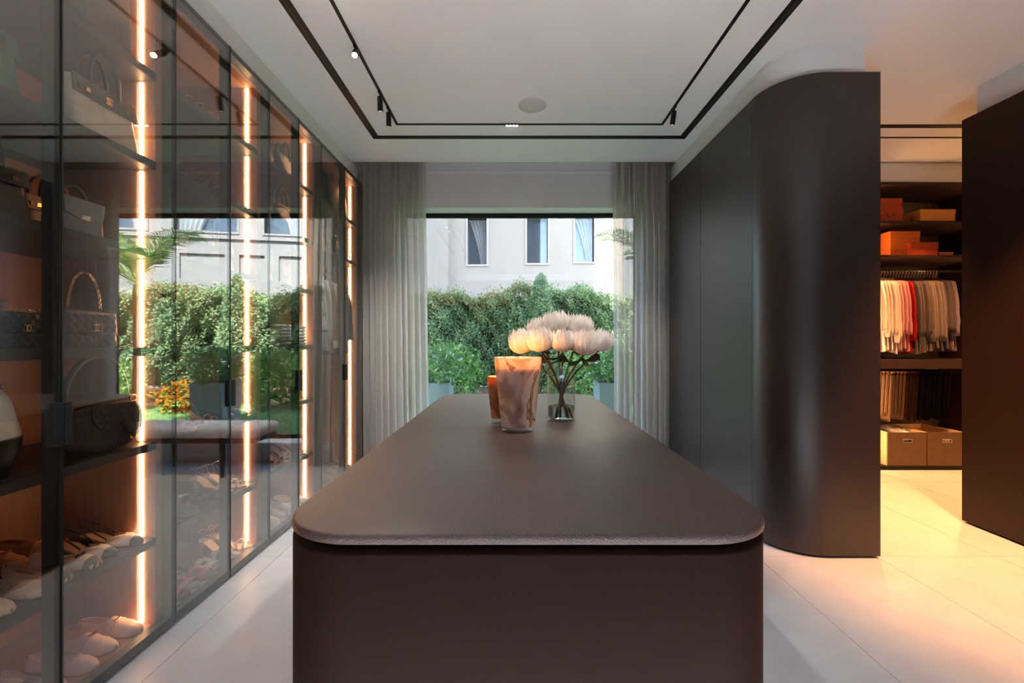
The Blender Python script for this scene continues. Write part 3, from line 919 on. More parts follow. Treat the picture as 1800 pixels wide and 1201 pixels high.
bush('leafy_shrub', 'bright green leafy shrub against the hedge beside the left planter', -1.35, 9.1, GZ, 1.25, 0.75, 0.45, 4200, 0.085, ['shrub_leaf', 'hedge_leaf_light'], [0.75, 0.25], 31)
bush('leafy_shrub', 'bright green leafy shrub against the hedge behind the vase', 1.55, 8.9, GZ, 1.15, 0.75, 0.45, 4200, 0.085, ['shrub_leaf', 'hedge_leaf_light'], [0.75, 0.25], 32)
bush('croton_shrub', 'orange and yellow leaved shrub on the sunny side of the lawn', 3.1, 8.55, GZ, 0.55, 0.55, 0.30, 2200, 0.11, ['croton_leaf', 'shrub_leaf'], [0.75, 0.25], 33)
bush('leafy_shrub', 'round green shrub on the sunny lawn behind the palm', 4.7, 8.6, GZ, 0.95, 0.6, 0.5, 3200, 0.08, ['shrub_leaf', 'hedge_leaf_light'], [0.7, 0.3], 34)

# planters of white flowers by the window
def planter(cx, cy_, w, h, label, plab, seed):
    t = thing('stone_planter', label, 'planter', (cx, cy_, GZ))
    m = MB()
    rings = [rrect(w * 0.92, w * 0.92, 0.02, 0, 2), rrect(w, w, 0.02, h, 2), rrect(w - 0.06, w - 0.06, 0.015, h, 2), rrect(w - 0.06, w - 0.06, 0.015, h - 0.06, 2)]
    m.loft(rings).build('pot', 'planter_grey', t, smooth=True, angle=30)
    MB().box(-w / 2 + 0.04, w / 2 - 0.04, -w / 2 + 0.04, w / 2 - 0.04, h - 0.10, h - 0.045).build('soil', 'soil', t)
    b = bush('planter_shrub', plab, cx, cy_, GZ + h - 0.05, 0.55, w * 0.75, w * 0.7, 1600, 0.075, ['shrub_leaf', 'hedge_leaf', 'flower_white'], [0.6, 0.28, 0.12], seed, cat='shrub')
planter(-1.16, 6.9, 0.5, 0.74, 'pale grey square planter left of the island end', 'white-flowered shrub growing in the left planter', 51)
planter(1.52, 6.9, 0.5, 0.74, 'pale grey square planter beside the right curtain', 'white-flowered shrub growing in the right planter', 52)

# palm
pt = thing('garden_palm', 'slender young palm tree just outside the window', 'palm', (1.95, 5.95, GZ))
MB().tube([(0, 0, 0), (0.01, 0, 0.6), (0, 0.01, 1.2), (0.01, 0.01, 1.75)], [0.055, 0.046, 0.042, 0.038], 12).build('trunk', 'bark', pt, smooth=True)
MB().tube([(0.01, 0.01, 1.70), (0.01, 0.01, 1.78), (0.012, 0.01, 2.0), (0.015, 0.01, 2.25)], [0.040, 0.046, 0.038, 0.018], 12).build('crown_shaft', 'palm_leaf', pt, smooth=True)
prnd = random.Random(4)
def frond(az, el, L, droop, n=34):
    m = MB()
    p = Vector((0.012, 0.01, 2.12)); d = Vector((math.cos(az) * math.cos(el), math.sin(az) * math.cos(el), math.sin(el)))
    pts = []
    steps = n
    for i in range(steps + 1):
        pts.append(p.copy())
        p = p + d * (L / steps)
        d = (d + Vector((0, 0, -droop / steps * (0.4 + 1.6 * i / steps)))).normalized()
    m.tube(pts, [0.010 * (1 - 0.8 * i / steps) for i in range(steps + 1)], 5)
    for i in range(6, steps + 1):
        q = i / steps
        ll = 0.36 * math.sin(PI * min(1, 0.25 + 0.72 * q)) + 0.06
        tdir = (pts[min(i + 1, steps)] - pts[i - 1]).normalized()
        sd_ = tdir.cross(Vector((0, 0, 1))).normalized()
        upv = sd_.cross(tdir)
        for sgn in (-1, 1):
            a = (tdir * 0.75 + sd_ * sgn * 0.95 + upv * prnd.uniform(0.1, 0.4)).normalized()
            w = tdir * 0.010
            mid = pts[i] + a * ll * 0.55 + upv * 0.01
            end = pts[i] + a * ll + Vector((0, 0, -0.09 * ll / 0.4))
            m.add([pts[i] - w * 0.5, pts[i] + w * 0.5, mid + w, end, mid - w], [(0, 1, 2, 4), (4, 2, 3)])
    m.build('frond', 'palm_leaf', pt)
for k in range(11):
    az_ = k * 2.4 + 0.5
    frond(az_, prnd.uniform(0.5, 1.25), prnd.uniform(0.95, 1.15) * (0.72 if math.sin(az_) < -0.45 else 1), prnd.uniform(0.9, 1.6))

# neighbour house, direct facade and the wing turned towards the sun
nb = thing('neighbour_house', 'pale rendered neighbouring house with narrow curtained windows', 'building', (0, 14.0, GZ))
wins = [(-1.36, -0.78, 3.72, 5.15), (0.46, 1.10, 3.76, 5.2), (1.94, 2.52, 3.80, 5.2)]
m = open_wall(MB(), -9, 3.4, 0, 9.5, 0, 0.4, [(a, b, c_, d) for a, b, c_, d in wins])
m.box(-9, -1.95, -0.16, 0, 0, 9.5)
m.build('wall', 'render_beige', nb)
MB().box(-9, 3.4, 0.9, 1.0, 0, 9.5).build('inner_wall', 'dark_fill', nb)
def house_window(a, b, c_, d, par, y=0.0, curt=0, frame='stone_frame'):
    m = MB(); e = 0.055
    m.box(a - e, a, y - 0.03, y + 0.2, c_ - e, d + e); m.box(b, b + e, y - 0.03, y + 0.2, c_ - e, d + e)
    m.box(a, b, y - 0.03, y + 0.2, c_ - e, c_); m.box(a, b, y - 0.03, y + 0.2, d, d + e)
    w = m.build('window', frame, par)
    MB().box(a, b, y + 0.12, y + 0.14, c_, d).build('pane', 'window_glass', w)
    MB().box(a, b, y + 0.38, y + 0.40, c_, d).build('window_back', 'dark_backing', w)  # dark sheet stands in for the unlit room behind the glass
    if curt:
        def fn(u, v):
            spread = (0.35 + 0.65 * v ** 1.5)
            x_ = (a + (b - a) * u * spread) if curt == 1 else (b - (b - a) * u * spread)
            return (x_, y + 0.26 + 0.03 * math.sin(u * 32), c_ + (d - c_) * v)
        MB().grid(fn, 40, 8).build('curtain', 'white_voile', w, smooth=True)
for (a, b, c_, d), cu in zip(wins, (2, 0, 2)): house_window(a, b, c_, d, nb, curt=cu)

wg = thing('neighbour_wing', 'sunlit white wing of the neighbouring house with recessed panels', 'building', (3.4, 14.0, GZ), math.radians(-11))
wwins = [(0.15, 1.15, 4.62, 6.3), (1.9, 3.6, 4.62, 6.3), (4.3, 5.6, 4.62, 6.3), (6.3, 9.0, 4.62, 6.3)]
recs = [(0.1, 0.75, 3.2, 3.95), (1.15, 1.85, 3.2, 3.95), (2.25, 3.45, 3.2, 3.95), (4.4, 5.6, 3.2, 3.95)]
m = open_wall(MB(), 0, 14, 0, 9.5, 0, 0.4, wwins + recs)
m.build('wall', 'render_white', wg)
MB().box(0, 14, -0.06, 0, 4.40, 4.50).build('ledge', 'render_white', wg)
MB().box(0, 14, 0.9, 1.0, 0, 9.5).build('inner_wall', 'dark_fill', wg)
for a, b, c_, d in recs: MB().box(a, b, 0.06, 0.1, c_, d).build('recessed_panel', 'render_white', wg)
for (a, b, c_, d), cu in zip(wwins, (1, 2, 1, 2)): house_window(a, b, c_, d, wg, curt=cu, frame='render_white')

# ------------------------------------------------------------------ open closet at the end of the aisle
CY = 4.40
cl = thing('open_closet', 'dark open closet with lit shelves, hanging rail and pull-out boxes', 'closet', (2.2, CY, 0))
def cbx(n, x0, x1, y0, y1, z0, z1, m='closet_wood', bev=0):
    return MB().box(x0 - 2.2, x1 - 2.2, y0 - CY, y1 - CY, z0, z1).build(n, m, cl, bevel=bev)
cbx('back_panel', 2.2, 4.7, 4.97, 4.99, 0, TOP - 0.01)
for x in (2.2, 3.47, 4.66): cbx('side_panel', x, x + 0.04, CY, 4.97, 0, TOP - 0.01)
cbx('plinth', 2.24, 4.66, CY + 0.02, 4.97, 0, 0.04, 'shadow_gap')
for x0, x1 in ((2.24, 3.47), (3.51, 4.66)):
    cbx('top_panel', x0, x1, CY, 4.97, TOP - 0.035, TOP - 0.01)
    for z in (2.42, 2.09): cbx('shelf', x0, x1, CY + 0.01, 4.97, z - 0.025, z, bev=0.001)
    cbx('drawer_box', x0, x1, CY + 0.01, 4.97, 0.985, 1.075)
    MB().tube([(x0 - 2.2, 0.30, 1.975), (x1 - 2.2, 0.30, 1.975)], 0.012, 10).build('rail', 'silver', cl, smooth=True)
    MB().tube([(x0 - 2.2, 0.30, 0.945), (x1 - 2.2, 0.30, 0.945)], 0.010, 10).build('rail', 'silver', cl, smooth=True)
for a, b in ((0.06, 0.97), (1.09, 2.05), (2.10, 2.39), (2.43, 2.76)):
    cbx('led_strip', 3.51, 3.515, CY + 0.03, CY + 0.045, a, b, 'led_amber')
    cbx('led_strip', 4.655, 4.66, CY + 0.03, CY + 0.045, a, b, 'led_amber')

mat('orange_card', (226, 112, 40), 0.55, noise=0.05, nscale=12, bump=0.04, bscale=200)
mat('rust_card', (176, 66, 30), 0.55, noise=0.05, nscale=12, bump=0.04, bscale=200)
mat('ochre_card', (224, 150, 72), 0.55, noise=0.05, nscale=12)
mat('brown_card', (150, 84, 44), 0.6, noise=0.06, nscale=12)
mat('ribbon', (92, 50, 26), 0.6, noise=0.1)
def gift_box(x0, x1, y0, y1, z0, h, m, label, lid=0.4, ribbon=False):
    cx, cy_ = (x0 + x1) / 2, (y0 + y1) / 2
    t = thing('storage_box', label, 'box', (cx, cy_, z0))
    w, d = (x1 - x0) / 2, (y1 - y0) / 2
    MB().box(-w + 0.003, w - 0.003, -d + 0.003, d - 0.003, 0, h * (1 - lid)).build('base', m, t, bevel=0.001)
    MB().box(-w, w, -d, d, h * (1 - lid) + 0.001, h).build('lid', m, t, bevel=0.0015)
    if ribbon:
        p = [(-w * 0.3 + w * 0.7 * k / 12, -d - 0.004, h * 0.30 - 0.05 * math.sin(PI * k / 12) + 0.05) for k in range(13)]
        MB().tube(p, 0.004, 6).build('handle_cord', 'ribbon', t)
z = 2.42
gift_box(3.535, 3.81, 4.43, 4.72, z, 0.125, 'rust_card', 'rust orange lidded box with cord, lower one of the top-shelf stack', ribbon=True)
gift_box(3.54, 3.805, 4.435, 4.71, z + 0.126, 0.10, 'rust_card', 'rust orange box stacked highest on the closet top shelf')
gift_box(3.825, 3.955, 4.5, 4.74, z, 0.075, 'brown_card', 'brown low box between orange stack and long ochre box')
gift_box(3.97, 4.31, 4.42, 4.60, z, 0.115, 'ochre_card', 'long ochre box on the closet top shelf')
z = 2.09
gift_box(3.715, 4.02, 4.47, 4.80, z, 0.115, 'orange_card', 'wide orange box under the stacked lid, second closet shelf', 0.45)
gift_box(3.72, 4.015, 4.475, 4.795, z + 0.116, 0.13, 'orange_card', 'large orange box topmost on the second closet shelf', 0.45)
gift_box(3.87, 4.14, 4.42, 4.468, z, 0.125, 'rust_card', 'flat rust red box leaning before the orange boxes', 0.45)
gift_box(4.15, 4.29, 4.42, 4.60, z, 0.028, 'ochre_card', 'thin ochre box lying on the second closet shelf')

# leather pull-out boxes at the bottom
mat('box_leather', (104, 78, 52), 0.6, noise=0.10, nscale=20, bump=0.1, bscale=260, kind='voronoi')
mat('box_lining', (214, 178, 136), 0.8, noise=0.05, nscale=20)
def pull_box(x0, x1, label):
    t = thing('leather_box', label, 'box', ((x0 + x1) / 2, 4.66, 0.04))
    w, d, h, th = (x1 - x0) / 2, 0.235, 0.325, 0.014
    zc0, zc1, hw = 0.232, 0.256, 0.042
    m = open_wall(MB(), -w, w, 0, h, -d, -d + th, [(-hw, hw, zc0, zc1)])
    m.build('front_panel', 'box_leather', t)
    m = MB()
    m.box(-w, w, d - th, d, 0, h); m.box(-w, -w + th, -d + th, d - th, 0, h); m.box(w - th, w, -d + th, d - th, 0, h); m.box(-w + th, w - th, -d + th, d - th, 0, th)
    m.build('tray', 'box_lining', t)
    m = MB()
    for z0, z1 in ((zc0 - 0.006, zc0), (zc1, zc1 + 0.006)): m.box(-hw - 0.006, hw + 0.006, -d - 0.003, -d + 0.001, z0, z1)
    for s in (-1, 1): m.box(s * hw, s * (hw + 0.006), -d - 0.003, -d + 0.001, zc0, zc1)
    m.build('handle', 'silver', t)
pull_box(3.655, 4.03, 'brown leather pull-out box beside the lit closet side panel')
pull_box(4.042, 4.417, 'brown leather pull-out box away from the lit side panel')

# hangers, shirts and trousers
mat('hanger_metal', (214, 178, 140), 0.3, metal=0.9, noise=0.05)
def make_hanger(label, group):
    t = thing('clothes_hanger', label, 'hanger', (0, 0, 0), group=group)
    hook = [(0.018 * math.cos(a), 0, 0.018 * math.sin(a)) for a in [math.radians(-40 + 17 * k) for k in range(14)]] 
    hook = hook + [(-0.012, 0, -0.022), (0, 0, -0.035), (0, 0, -0.075)]
    MB().tube(hook, 0.0028, 6).build('hook', 'hanger_metal', t, smooth=True)
    MB().tube([(-0.19, 0, -0.145), (-0.12, 0, -0.105), (-0.03, 0, -0.078), (0, 0, -0.074), (0.03, 0, -0.078), (0.12, 0, -0.105), (0.19, 0, -0.145)], 0.006, 6).build('shoulder_bar', 'bench_wood', t, smooth=True)
    return t
def make_shirt(name, label, cat, m, length, seed, group, sleeves=True, thick=0.017, m2=None):
    """origin at the rail; hangs along -z, width along x"""
    rnd = random.Random(seed)
    t = thing(name, label, cat, (0, 0, 0), group=group)
    p = [rnd.uniform(0, 6.28) for _ in range(6)]
    rings = []
    for k in range(22):
        q = k / 21
        z = -0.072 - length * q
        a = interp([(0, 0.055), (0.03, 0.09), (0.07, 0.15), (0.115, 0.195), (0.17, 0.208), (0.5, 0.205), (1, 0.235)], q) 
        b = interp([(0, 0.010), (0.1, thick * 0.8), (1, thick)], q)
        ring = []
        for i in range(28):
            an = 2 * PI * i / 28
            rip = 0.35 * math.sin(5 * an + p[0]) * min(1, q * 2.5) + 0.25 * math.sin(9 * an + p[1] + 2 * q) * min(1, q * 2.5)
            drop = 0.010 * math.sin(3 * an + p[2]) * q
            sh = -(1 - min(1, q / 0.13)) * 0 
            ring.append((a * math.cos(an), b * math.sin(an) * (1 + rip) + 0.006 * q * math.sin(2 * an + p[3]), z + drop))
        rings.append(ring)
    MB().loft(rings, True, False).build('body', m, t, smooth=True)
    MB().tube([(0.052 * math.cos(a), 0.012 * math.sin(a), -0.066 - 0.012 * abs(math.cos(a))) for a in [2 * PI * k / 16 for k in range(16)]], 0.007, 6, True).build('collar', m2 or m, t, smooth=True)
    if sleeves:
        for sg in (-1, 1):
            rr_ = []
            L = length * rnd.uniform(0.70, 0.82)
            for k in range(12):
                q = k / 11
                cx = sg * (0.188 + 0.055 * q ** 0.8 - 0.02 * q * q * rnd.random()); cz = -0.115 - L * q
                ax_ = interp([(0, 0.035), (0.3, 0.052), (0.9, 0.044), (1, 0.040)], q); by = 0.011
                rr_.append([(cx + ax_ * math.cos(2 * PI * i / 12), (0.009 if seed % 2 else -0.009) + by * math.sin(2 * PI * i / 12) * (1 + .3 * math.sin(3 * q * 6 + i)), cz + 0.4 * ax_ * math.cos(2 * PI * i / 12) * sg * -1 * (1 - q)) for i in range(12)])
            MB().loft(rr_).build('sleeve', m, t, smooth=True)
    return t
def cmat(c): 
    n = 'cotton_%02x%02x%02x' % c
    if n not in MATS: cloth_mat(n, c, 0.12, 0, weave=120, var=0.06)
    return n
shirt_cols = [((238, 228, 214), 'cream'), ((230, 214, 198), 'ivory'), ((226, 206, 190), 'beige'), ((222, 196, 180), 'blush beige')]
pal = ([(240, 230, 216)] * 3 + [(232, 214, 200)] * 3 + [(226, 204, 190)] * 2 + [(214, 160, 156)] * 2 + [(206, 140, 142)] + [(168, 30, 34)] + [(60, 54, 56)] + [(108, 98, 96)] * 4 + [(140, 128, 124)] * 4 + [(104, 96, 100)] * 3 + [(150, 138, 150)] * 2)
labs = {(240, 230, 216): 'cream shirt hanging next to the lit closet side', (232, 214, 200): 'ivory shirt hanging between cream and beige shirts', (226, 204, 190): 'beige shirt hanging before the pink shirts',
        (214, 160, 156): 'pale pink shirt on the closet rail', (206, 140, 142): 'rose pink shirt beside the red shirt', (168, 30, 34): 'deep red shirt on the closet rail',
        (60, 54, 56): 'near-black shirt beside the red shirt', (108, 98, 96): 'dark grey shirt on the closet rail', (140, 128, 124): 'mid grey shirt on the closet rail',
        (104, 96, 100): 'charcoal violet shirt past the grey shirts', (150, 138, 150): 'lilac grey shirt at the end of the closet rail'}
hg = make_hanger('gold-hooked hanger on the upper closet rail', 'hangers on the upper closet rail')
protos = {}
for k, c_ in enumerate(pal):
    x = 3.585 + 0.0315 * k
    h = hg if k == 0 else dup(hg)
    h.location = (x, CY + 0.30, 1.975 - 0.010); h.rotation_euler = (0, 0, PI / 2)
    if c_ not in protos:
        s = make_shirt('hanging_shirt', labs[c_], 'shirt', cmat(c_), 0.735, k + 3, 'shirts on the closet rail')
        protos[c_] = s
    else:
        s = dup(protos[c_])
    s.location = (x, CY + 0.30, 1.975 - 0.010); s.rotation_euler = (0, 0, PI / 2 + random.Random(k).uniform(-0.05, 0.05))
    s.scale = (1, 1, 1 + random.Random(k + 9).uniform(-0.03, 0.03))

def make_trousers(label, m, length, seed, group):
    rnd = random.Random(seed)
    t = thing('hanging_trousers', label, 'trousers', (0, 0, 0), group=group)
    p = [rnd.uniform(0, 6.28) for _ in range(4)]
    for leg in (-1, 1):
        rings = []
        for k in range(14):
            q = k / 13
            z = -0.03 - length * q * (1 if leg < 0 else 0.97)
            a = 0.17 - 0.03 * q
            ring = []
            for i in range(20):
                an = 2 * PI * i / 20
                ring.append((a * math.cos(an), leg * 0.006 + 0.0095 * math.sin(an) * (1 + 0.5 * math.sin(4 * an + p[0]) + 0.35 * math.sin(9 * an + p[1] + q)), z + 0.012 * math.sin(2 * an + p[2]) * q))
            rings.append(ring)
        MB().loft(rings).build('trouser_leg', m, t, smooth=True)
    MB().tube([(-0.172, 0, -0.02), (0.172, 0, -0.02)], 0.012, 8).build('folded_waist', m, t, smooth=True)
    return t
tpal = [(240, 224, 200)] * 3 + [(172, 138, 104)] * 4 + [(128, 96, 70)] * 4 + [(70, 48, 36)] * 4 + [(30, 26, 26)] * 9
tlab = {(240, 224, 200): 'cream trousers folded on the lower closet rail', (172, 138, 104): 'tan trousers folded on the lower closet rail', (128, 96, 70): 'brown trousers folded on the lower closet rail',
        (70, 48, 36): 'dark brown trousers folded on the lower closet rail', (30, 26, 26): 'black trousers folded on the lower closet rail'}
protos = {}
for k, c_ in enumerate(tpal):
    x = 3.575 + 0.034 * k
    if c_ not in protos:
        s = make_trousers(tlab[c_], cmat(c_), 0.46, k + 50, 'trousers on the lower closet rail'); protos[c_] = s
    else: s = dup(protos[c_])
    s.location = (x, CY + 0.30, 0.965); s.rotation_euler = (0, 0, PI / 2 + random.Random(k).uniform(-0.06, 0.06))
    s.scale = (1, 1, 1 + random.Random(k + 9).uniform(-0.08, 0.06))

# ------------------------------------------------------------------ handbags
def leather(name, c, rough=0.42, scale=260, b=0.12):
    return mat(name, c, rough, noise=0.08, nscale=30, bump=b, bscale=scale, kind='voronoi')
leather('black_leather', (24, 23, 25)); leather('grey_leather', (120, 118, 124)); leather('green_leather', (18, 104, 74)); leather('cream_leather', (222, 208, 190))
leather('brown_leather', (92, 62, 48)); leather('plum_leather', (64, 34, 40)); leather('taupe_leather', (138, 118, 104)); leather('charcoal_leather', (52, 50, 54))
mat('brown_weave', (96, 72, 56), 0.8, noise=0.25, nscale=120, bump=0.7, bscale=140, kind='voronoi')
mat('scarf_silk', (196, 150, 128), 0.5, noise=0.35, nscale=60, col2=(96, 52, 50))
mat('black_weave', (48, 42, 40), 0.8, noise=0.3, nscale=90, bump=0.6, bscale=160, kind='voronoi')
mat('straw', (214, 184, 140), 0.85, noise=0.15, nscale=90, bump=0.5, bscale=150, kind='voronoi')
S90 = PI / 2

def put(t, x, y, z, rz=S90, sc=1.0):
    t.location = (x, y, z); t.rotation_euler = (0, 0, rz)
    if sc != 1.0: t.scale = (sc, sc, sc)
    return t

def bag_body(mb, w, h, d, topd, topw=0.94, rc=0.03, n=10, z0=0.0):
    rings = []
    for k in range(n + 1):
        q = k / n
        rings.append(rrect(w * (1 - (1 - topw) * q), d + (topd - d) * q ** 1.2, min(rc, (d + (topd - d) * q) * 0.45), z0 + h * q, 4))
    rings = [rrect(w * 0.97, d * 0.9, rc * 0.8, z0, 4)] + [rrect(w, d, rc, z0 + 0.008, 4)] + rings[1:]
    return mb.loft(rings)

def structured_bag(label, w, h, d, body, trim=None, hardware='gold', handle_h=0.12, handle=None, cat='handbag', flap=True, twilly=False):
    t = thing('structured_handbag', label, cat)
    trim = trim or body; handle = handle or trim
    bag_body(MB(), w, h, d, d * 0.5).build('body', body, t, smooth=True, angle=40)
    yf = lambda z: -(d + (d * 0.5 - d) * (z / h) ** 1.2) / 2
    if flap:
        m = MB()
        rows = []
        for k in range(9):
            z = h + 0.003 - h * 0.34 * k / 8
            ww = w * 0.94 + (w * 0.04) * k / 8
            rows.append((z, yf(min(z, h)) - 0.004, ww))
        vs_, fs_ = [], []
        for z, y, ww in rows: vs_ += [(-ww / 2, y, z), (0, y - 0.001, z), (ww / 2, y, z)]
        for k in range(8):
            for i in range(2): fs_.append((k * 3 + i, k * 3 + i + 1, k * 3 + i + 4, k * 3 + i + 3))
        m.add(vs_, fs_); m.build('flap', trim, t, solid=0.004)
        MB().box(-w * 0.45, w * 0.45, -d * 0.25 - 0.004, d * 0.25, h, h + 0.004).build('top_fold', trim, t, bevel=0.0015)
    zb = h * 0.80
    MB().box(-w * 0.42, w * 0.42, yf(zb) - 0.010, yf(zb) - 0.006, zb - 0.010, zb + 0.010).build('belt', trim, t, bevel=0.001)
    m = MB()
    m.box(-0.013, 0.013, yf(zb) - 0.014, yf(zb) - 0.010, zb - 0.013, zb + 0.013); m.torus((0, yf(zb) - 0.016, zb), 0.008, 0.002, 0, 10, 5)
    m.build('clasp', hardware, t)
    for s in (-1, 1): MB().box(s * w * 0.30 - 0.008, s * w * 0.30 + 0.008, yf(zb) - 0.013, yf(zb) - 0.009, zb - 0.007, zb + 0.007).build('buckle', hardware, t)
    for y in (yf(h) - 0.003, -yf(h) * 0.6):
        pts = [(-w * 0.22, y, h * 0.82), (-w * 0.22, y, h)] + arc(0, h + handle_h * 0.25, w * 0.22, handle_h * 0.75, 180, 0, 14, y) + [(w * 0.22, y, h), (w * 0.22, y, h * 0.82)]
        hd_ = MB().tube(pts, 0.0065, 8).build('handle', 'scarf_silk' if twilly else handle, t, smooth=True)
    for sx in (-1, 1):
        for sy in (-1, 1): MB().lathe([(0.005, 0), (0.006, 0.003)], 8, (sx * w * 0.4, sy * d * 0.33, 0)).build('foot', hardware, t)
    return t

def tote(label, w, h, d, body, handle_h=0.16, hardware='gold', name='tote_bag'):
    t = thing(name, label, 'tote')
    rings = [rrect(w * 0.80, d, 0.03, 0, 4), rrect(w * 0.84, d * 1.05, 0.03, 0.01, 4), rrect(w * 0.92, d * 0.9, 0.03, h * 0.5, 4), rrect(w, d * 0.5, 0.02, h * 0.97, 4), rrect(w, d * 0.48, 0.02, h, 4), rrect(w - 0.012, d * 0.48 - 0.012, 0.012, h, 4), rrect(w * 0.9, d * 0.6, 0.02, h * 0.5, 4)]
    MB().loft(rings, True, True).build('body', body, t, smooth=True, angle=50)
    for y in (-d * 0.25, d * 0.25):
        pts = [(-w * 0.22, y, h * 0.85), (-w * 0.21, y, h)] + arc(0, h + handle_h * 0.3, w * 0.19, handle_h * 0.7, 180, 0, 14, y) + [(w * 0.21, y, h), (w * 0.22, y, h * 0.85)]
        MB().tube(pts, 0.007, 8).build('handle', body, t, smooth=True)
        for s in (-1, 1): MB().lathe([(0.008, -0.002), (0.008, 0.002)], 10, (s * w * 0.22, 0, 0)).build('rivet', hardware, t).location = (0, y * 1.05, h * 0.86)
    return t

def quilt_pat(x, z, s):
    a, b = (x + z) / s, (x - z) / s
    return (abs(math.sin(PI * a)) * abs(math.sin(PI * b))) ** 0.45

def chain(mb, path, pitch=0.0085, R=0.0058, r=0.0013):
    P = [Vector(p) for p in path]
    acc, d0, k = [], 0.0, 0
    for a, b in zip(P, P[1:]):
        L = (b - a).length
        while d0 < L:
            acc.append((a + (b - a) * (d0 / L), (b - a).normalized())); d0 += pitch
        d0 -= L
    for k, (c_, tdir) in enumerate(acc):
        s = tdir.cross(Vector((0, 1, 0)))
        if s.length < 0.1: s = tdir.cross(Vector((1, 0, 0)))
        s.normalize(); n = tdir.cross(s)
        if k % 2: s, n = n, s
        mb.tube([c_ + tdir * (R * 1.15 * math.cos(2 * PI * i / 8)) + s * (R * 0.75 * math.sin(2 * PI * i / 8)) for i in range(8)], r, 4, True)
    return mb

def quilted_bag(label, w, h, d, body, s=0.036, emblem=True, chain_h=0.0, flap_h=0.6, chevron=False, drape=True):
    t = thing('quilted_handbag', label, 'handbag')
    bag_body(MB(), w, h, d * 0.88, d * 0.62, 0.97, 0.025).build('body', body, t, smooth=True, angle=40)
    yb = lambda z: -(d * 0.88 + (d * 0.62 - d * 0.88) * (z / h)) / 2
    def pat(x, z):
        if chevron:
            f = (z + abs((x / s * 0.8) % 2 - 1) * s) / s
            return abs(math.sin(PI * f)) ** 0.4
        return quilt_pat(x, z, s)
    def fn(z_lo, z_hi, amp, off):
        def g(u, v):
            x = (u - 0.5) * w * 0.985; z = z_lo + (z_hi - z_lo) * v
            ed = min(1, min(u, 1 - u) * 14) * min(1, min(v, 1 - v) * 10)
            return (x * (1 - 0.03 * z / h), yb(z) - off - amp * pat(x, z) * ed + (1 - ed) * 0.004, z)
        return g
    nx, nz = int(w / 0.0045), int(h / 0.0045)
    MB().grid(fn(0.006, h * (1 - flap_h) + 0.03, 0.007, 0.001), nx, max(6, int(nz * (1.1 - flap_h)))).build('front_panel', body, t, smooth=True)
    fp = MB().grid(fn(h * (1 - flap_h), h + 0.002, 0.008, 0.007), nx, int(nz * flap_h)).build('flap', body, t, smooth=True)
    MB().tube([(-w * 0.47, yb(h * (1 - flap_h)) - 0.006, h * (1 - flap_h)), (w * 0.47, yb(h * (1 - flap_h)) - 0.006, h * (1 - flap_h))], 0.004, 6).build('flap_edge', body, t, smooth=True)
    MB().box(-w * 0.47, w * 0.47, yb(h) - 0.006, -yb(h) * 0.9, h - 0.002, h + 0.004).build('top_fold', body, t, bevel=0.002)
    if emblem:
        zc = h * (1 - flap_h) + 0.022; yc = yb(zc) - 0.019
        m = MB()
        for sg in (-1, 1):
            m.tube([(sg * (0.0055 + 0.012 * math.cos(math.radians(a))), yc - (0.001 if sg > 0 else 0), zc + 0.012 * math.sin(math.radians(a))) for a in range(50, 311, 13)], 0.0022, 6)
        m.build('clasp_emblem', 'gold', t, smooth=True)
    m = MB()
    if drape:      # chain lying across the top of the bag
        chain(m, [(-w * 0.48, yb(h) * 0.3, h * 0.9), (-w * 0.46, yb(h) - 0.004, h + 0.008), (-w * 0.2, yb(h) - 0.006, h + 0.010), (w * 0.1, yb(h) - 0.004, h + 0.012), (w * 0.44, yb(h) * 0.5, h + 0.008), (w * 0.48, 0, h * 0.9)])
    if chain_h > 0:
        chain(m, [(-w * 0.30, 0, h)] + arc(0, h, w * 0.30, chain_h, 178, 2, 26, 0) + [(w * 0.30, 0, h)])
    m.build('chain', 'gold', t)
    return t

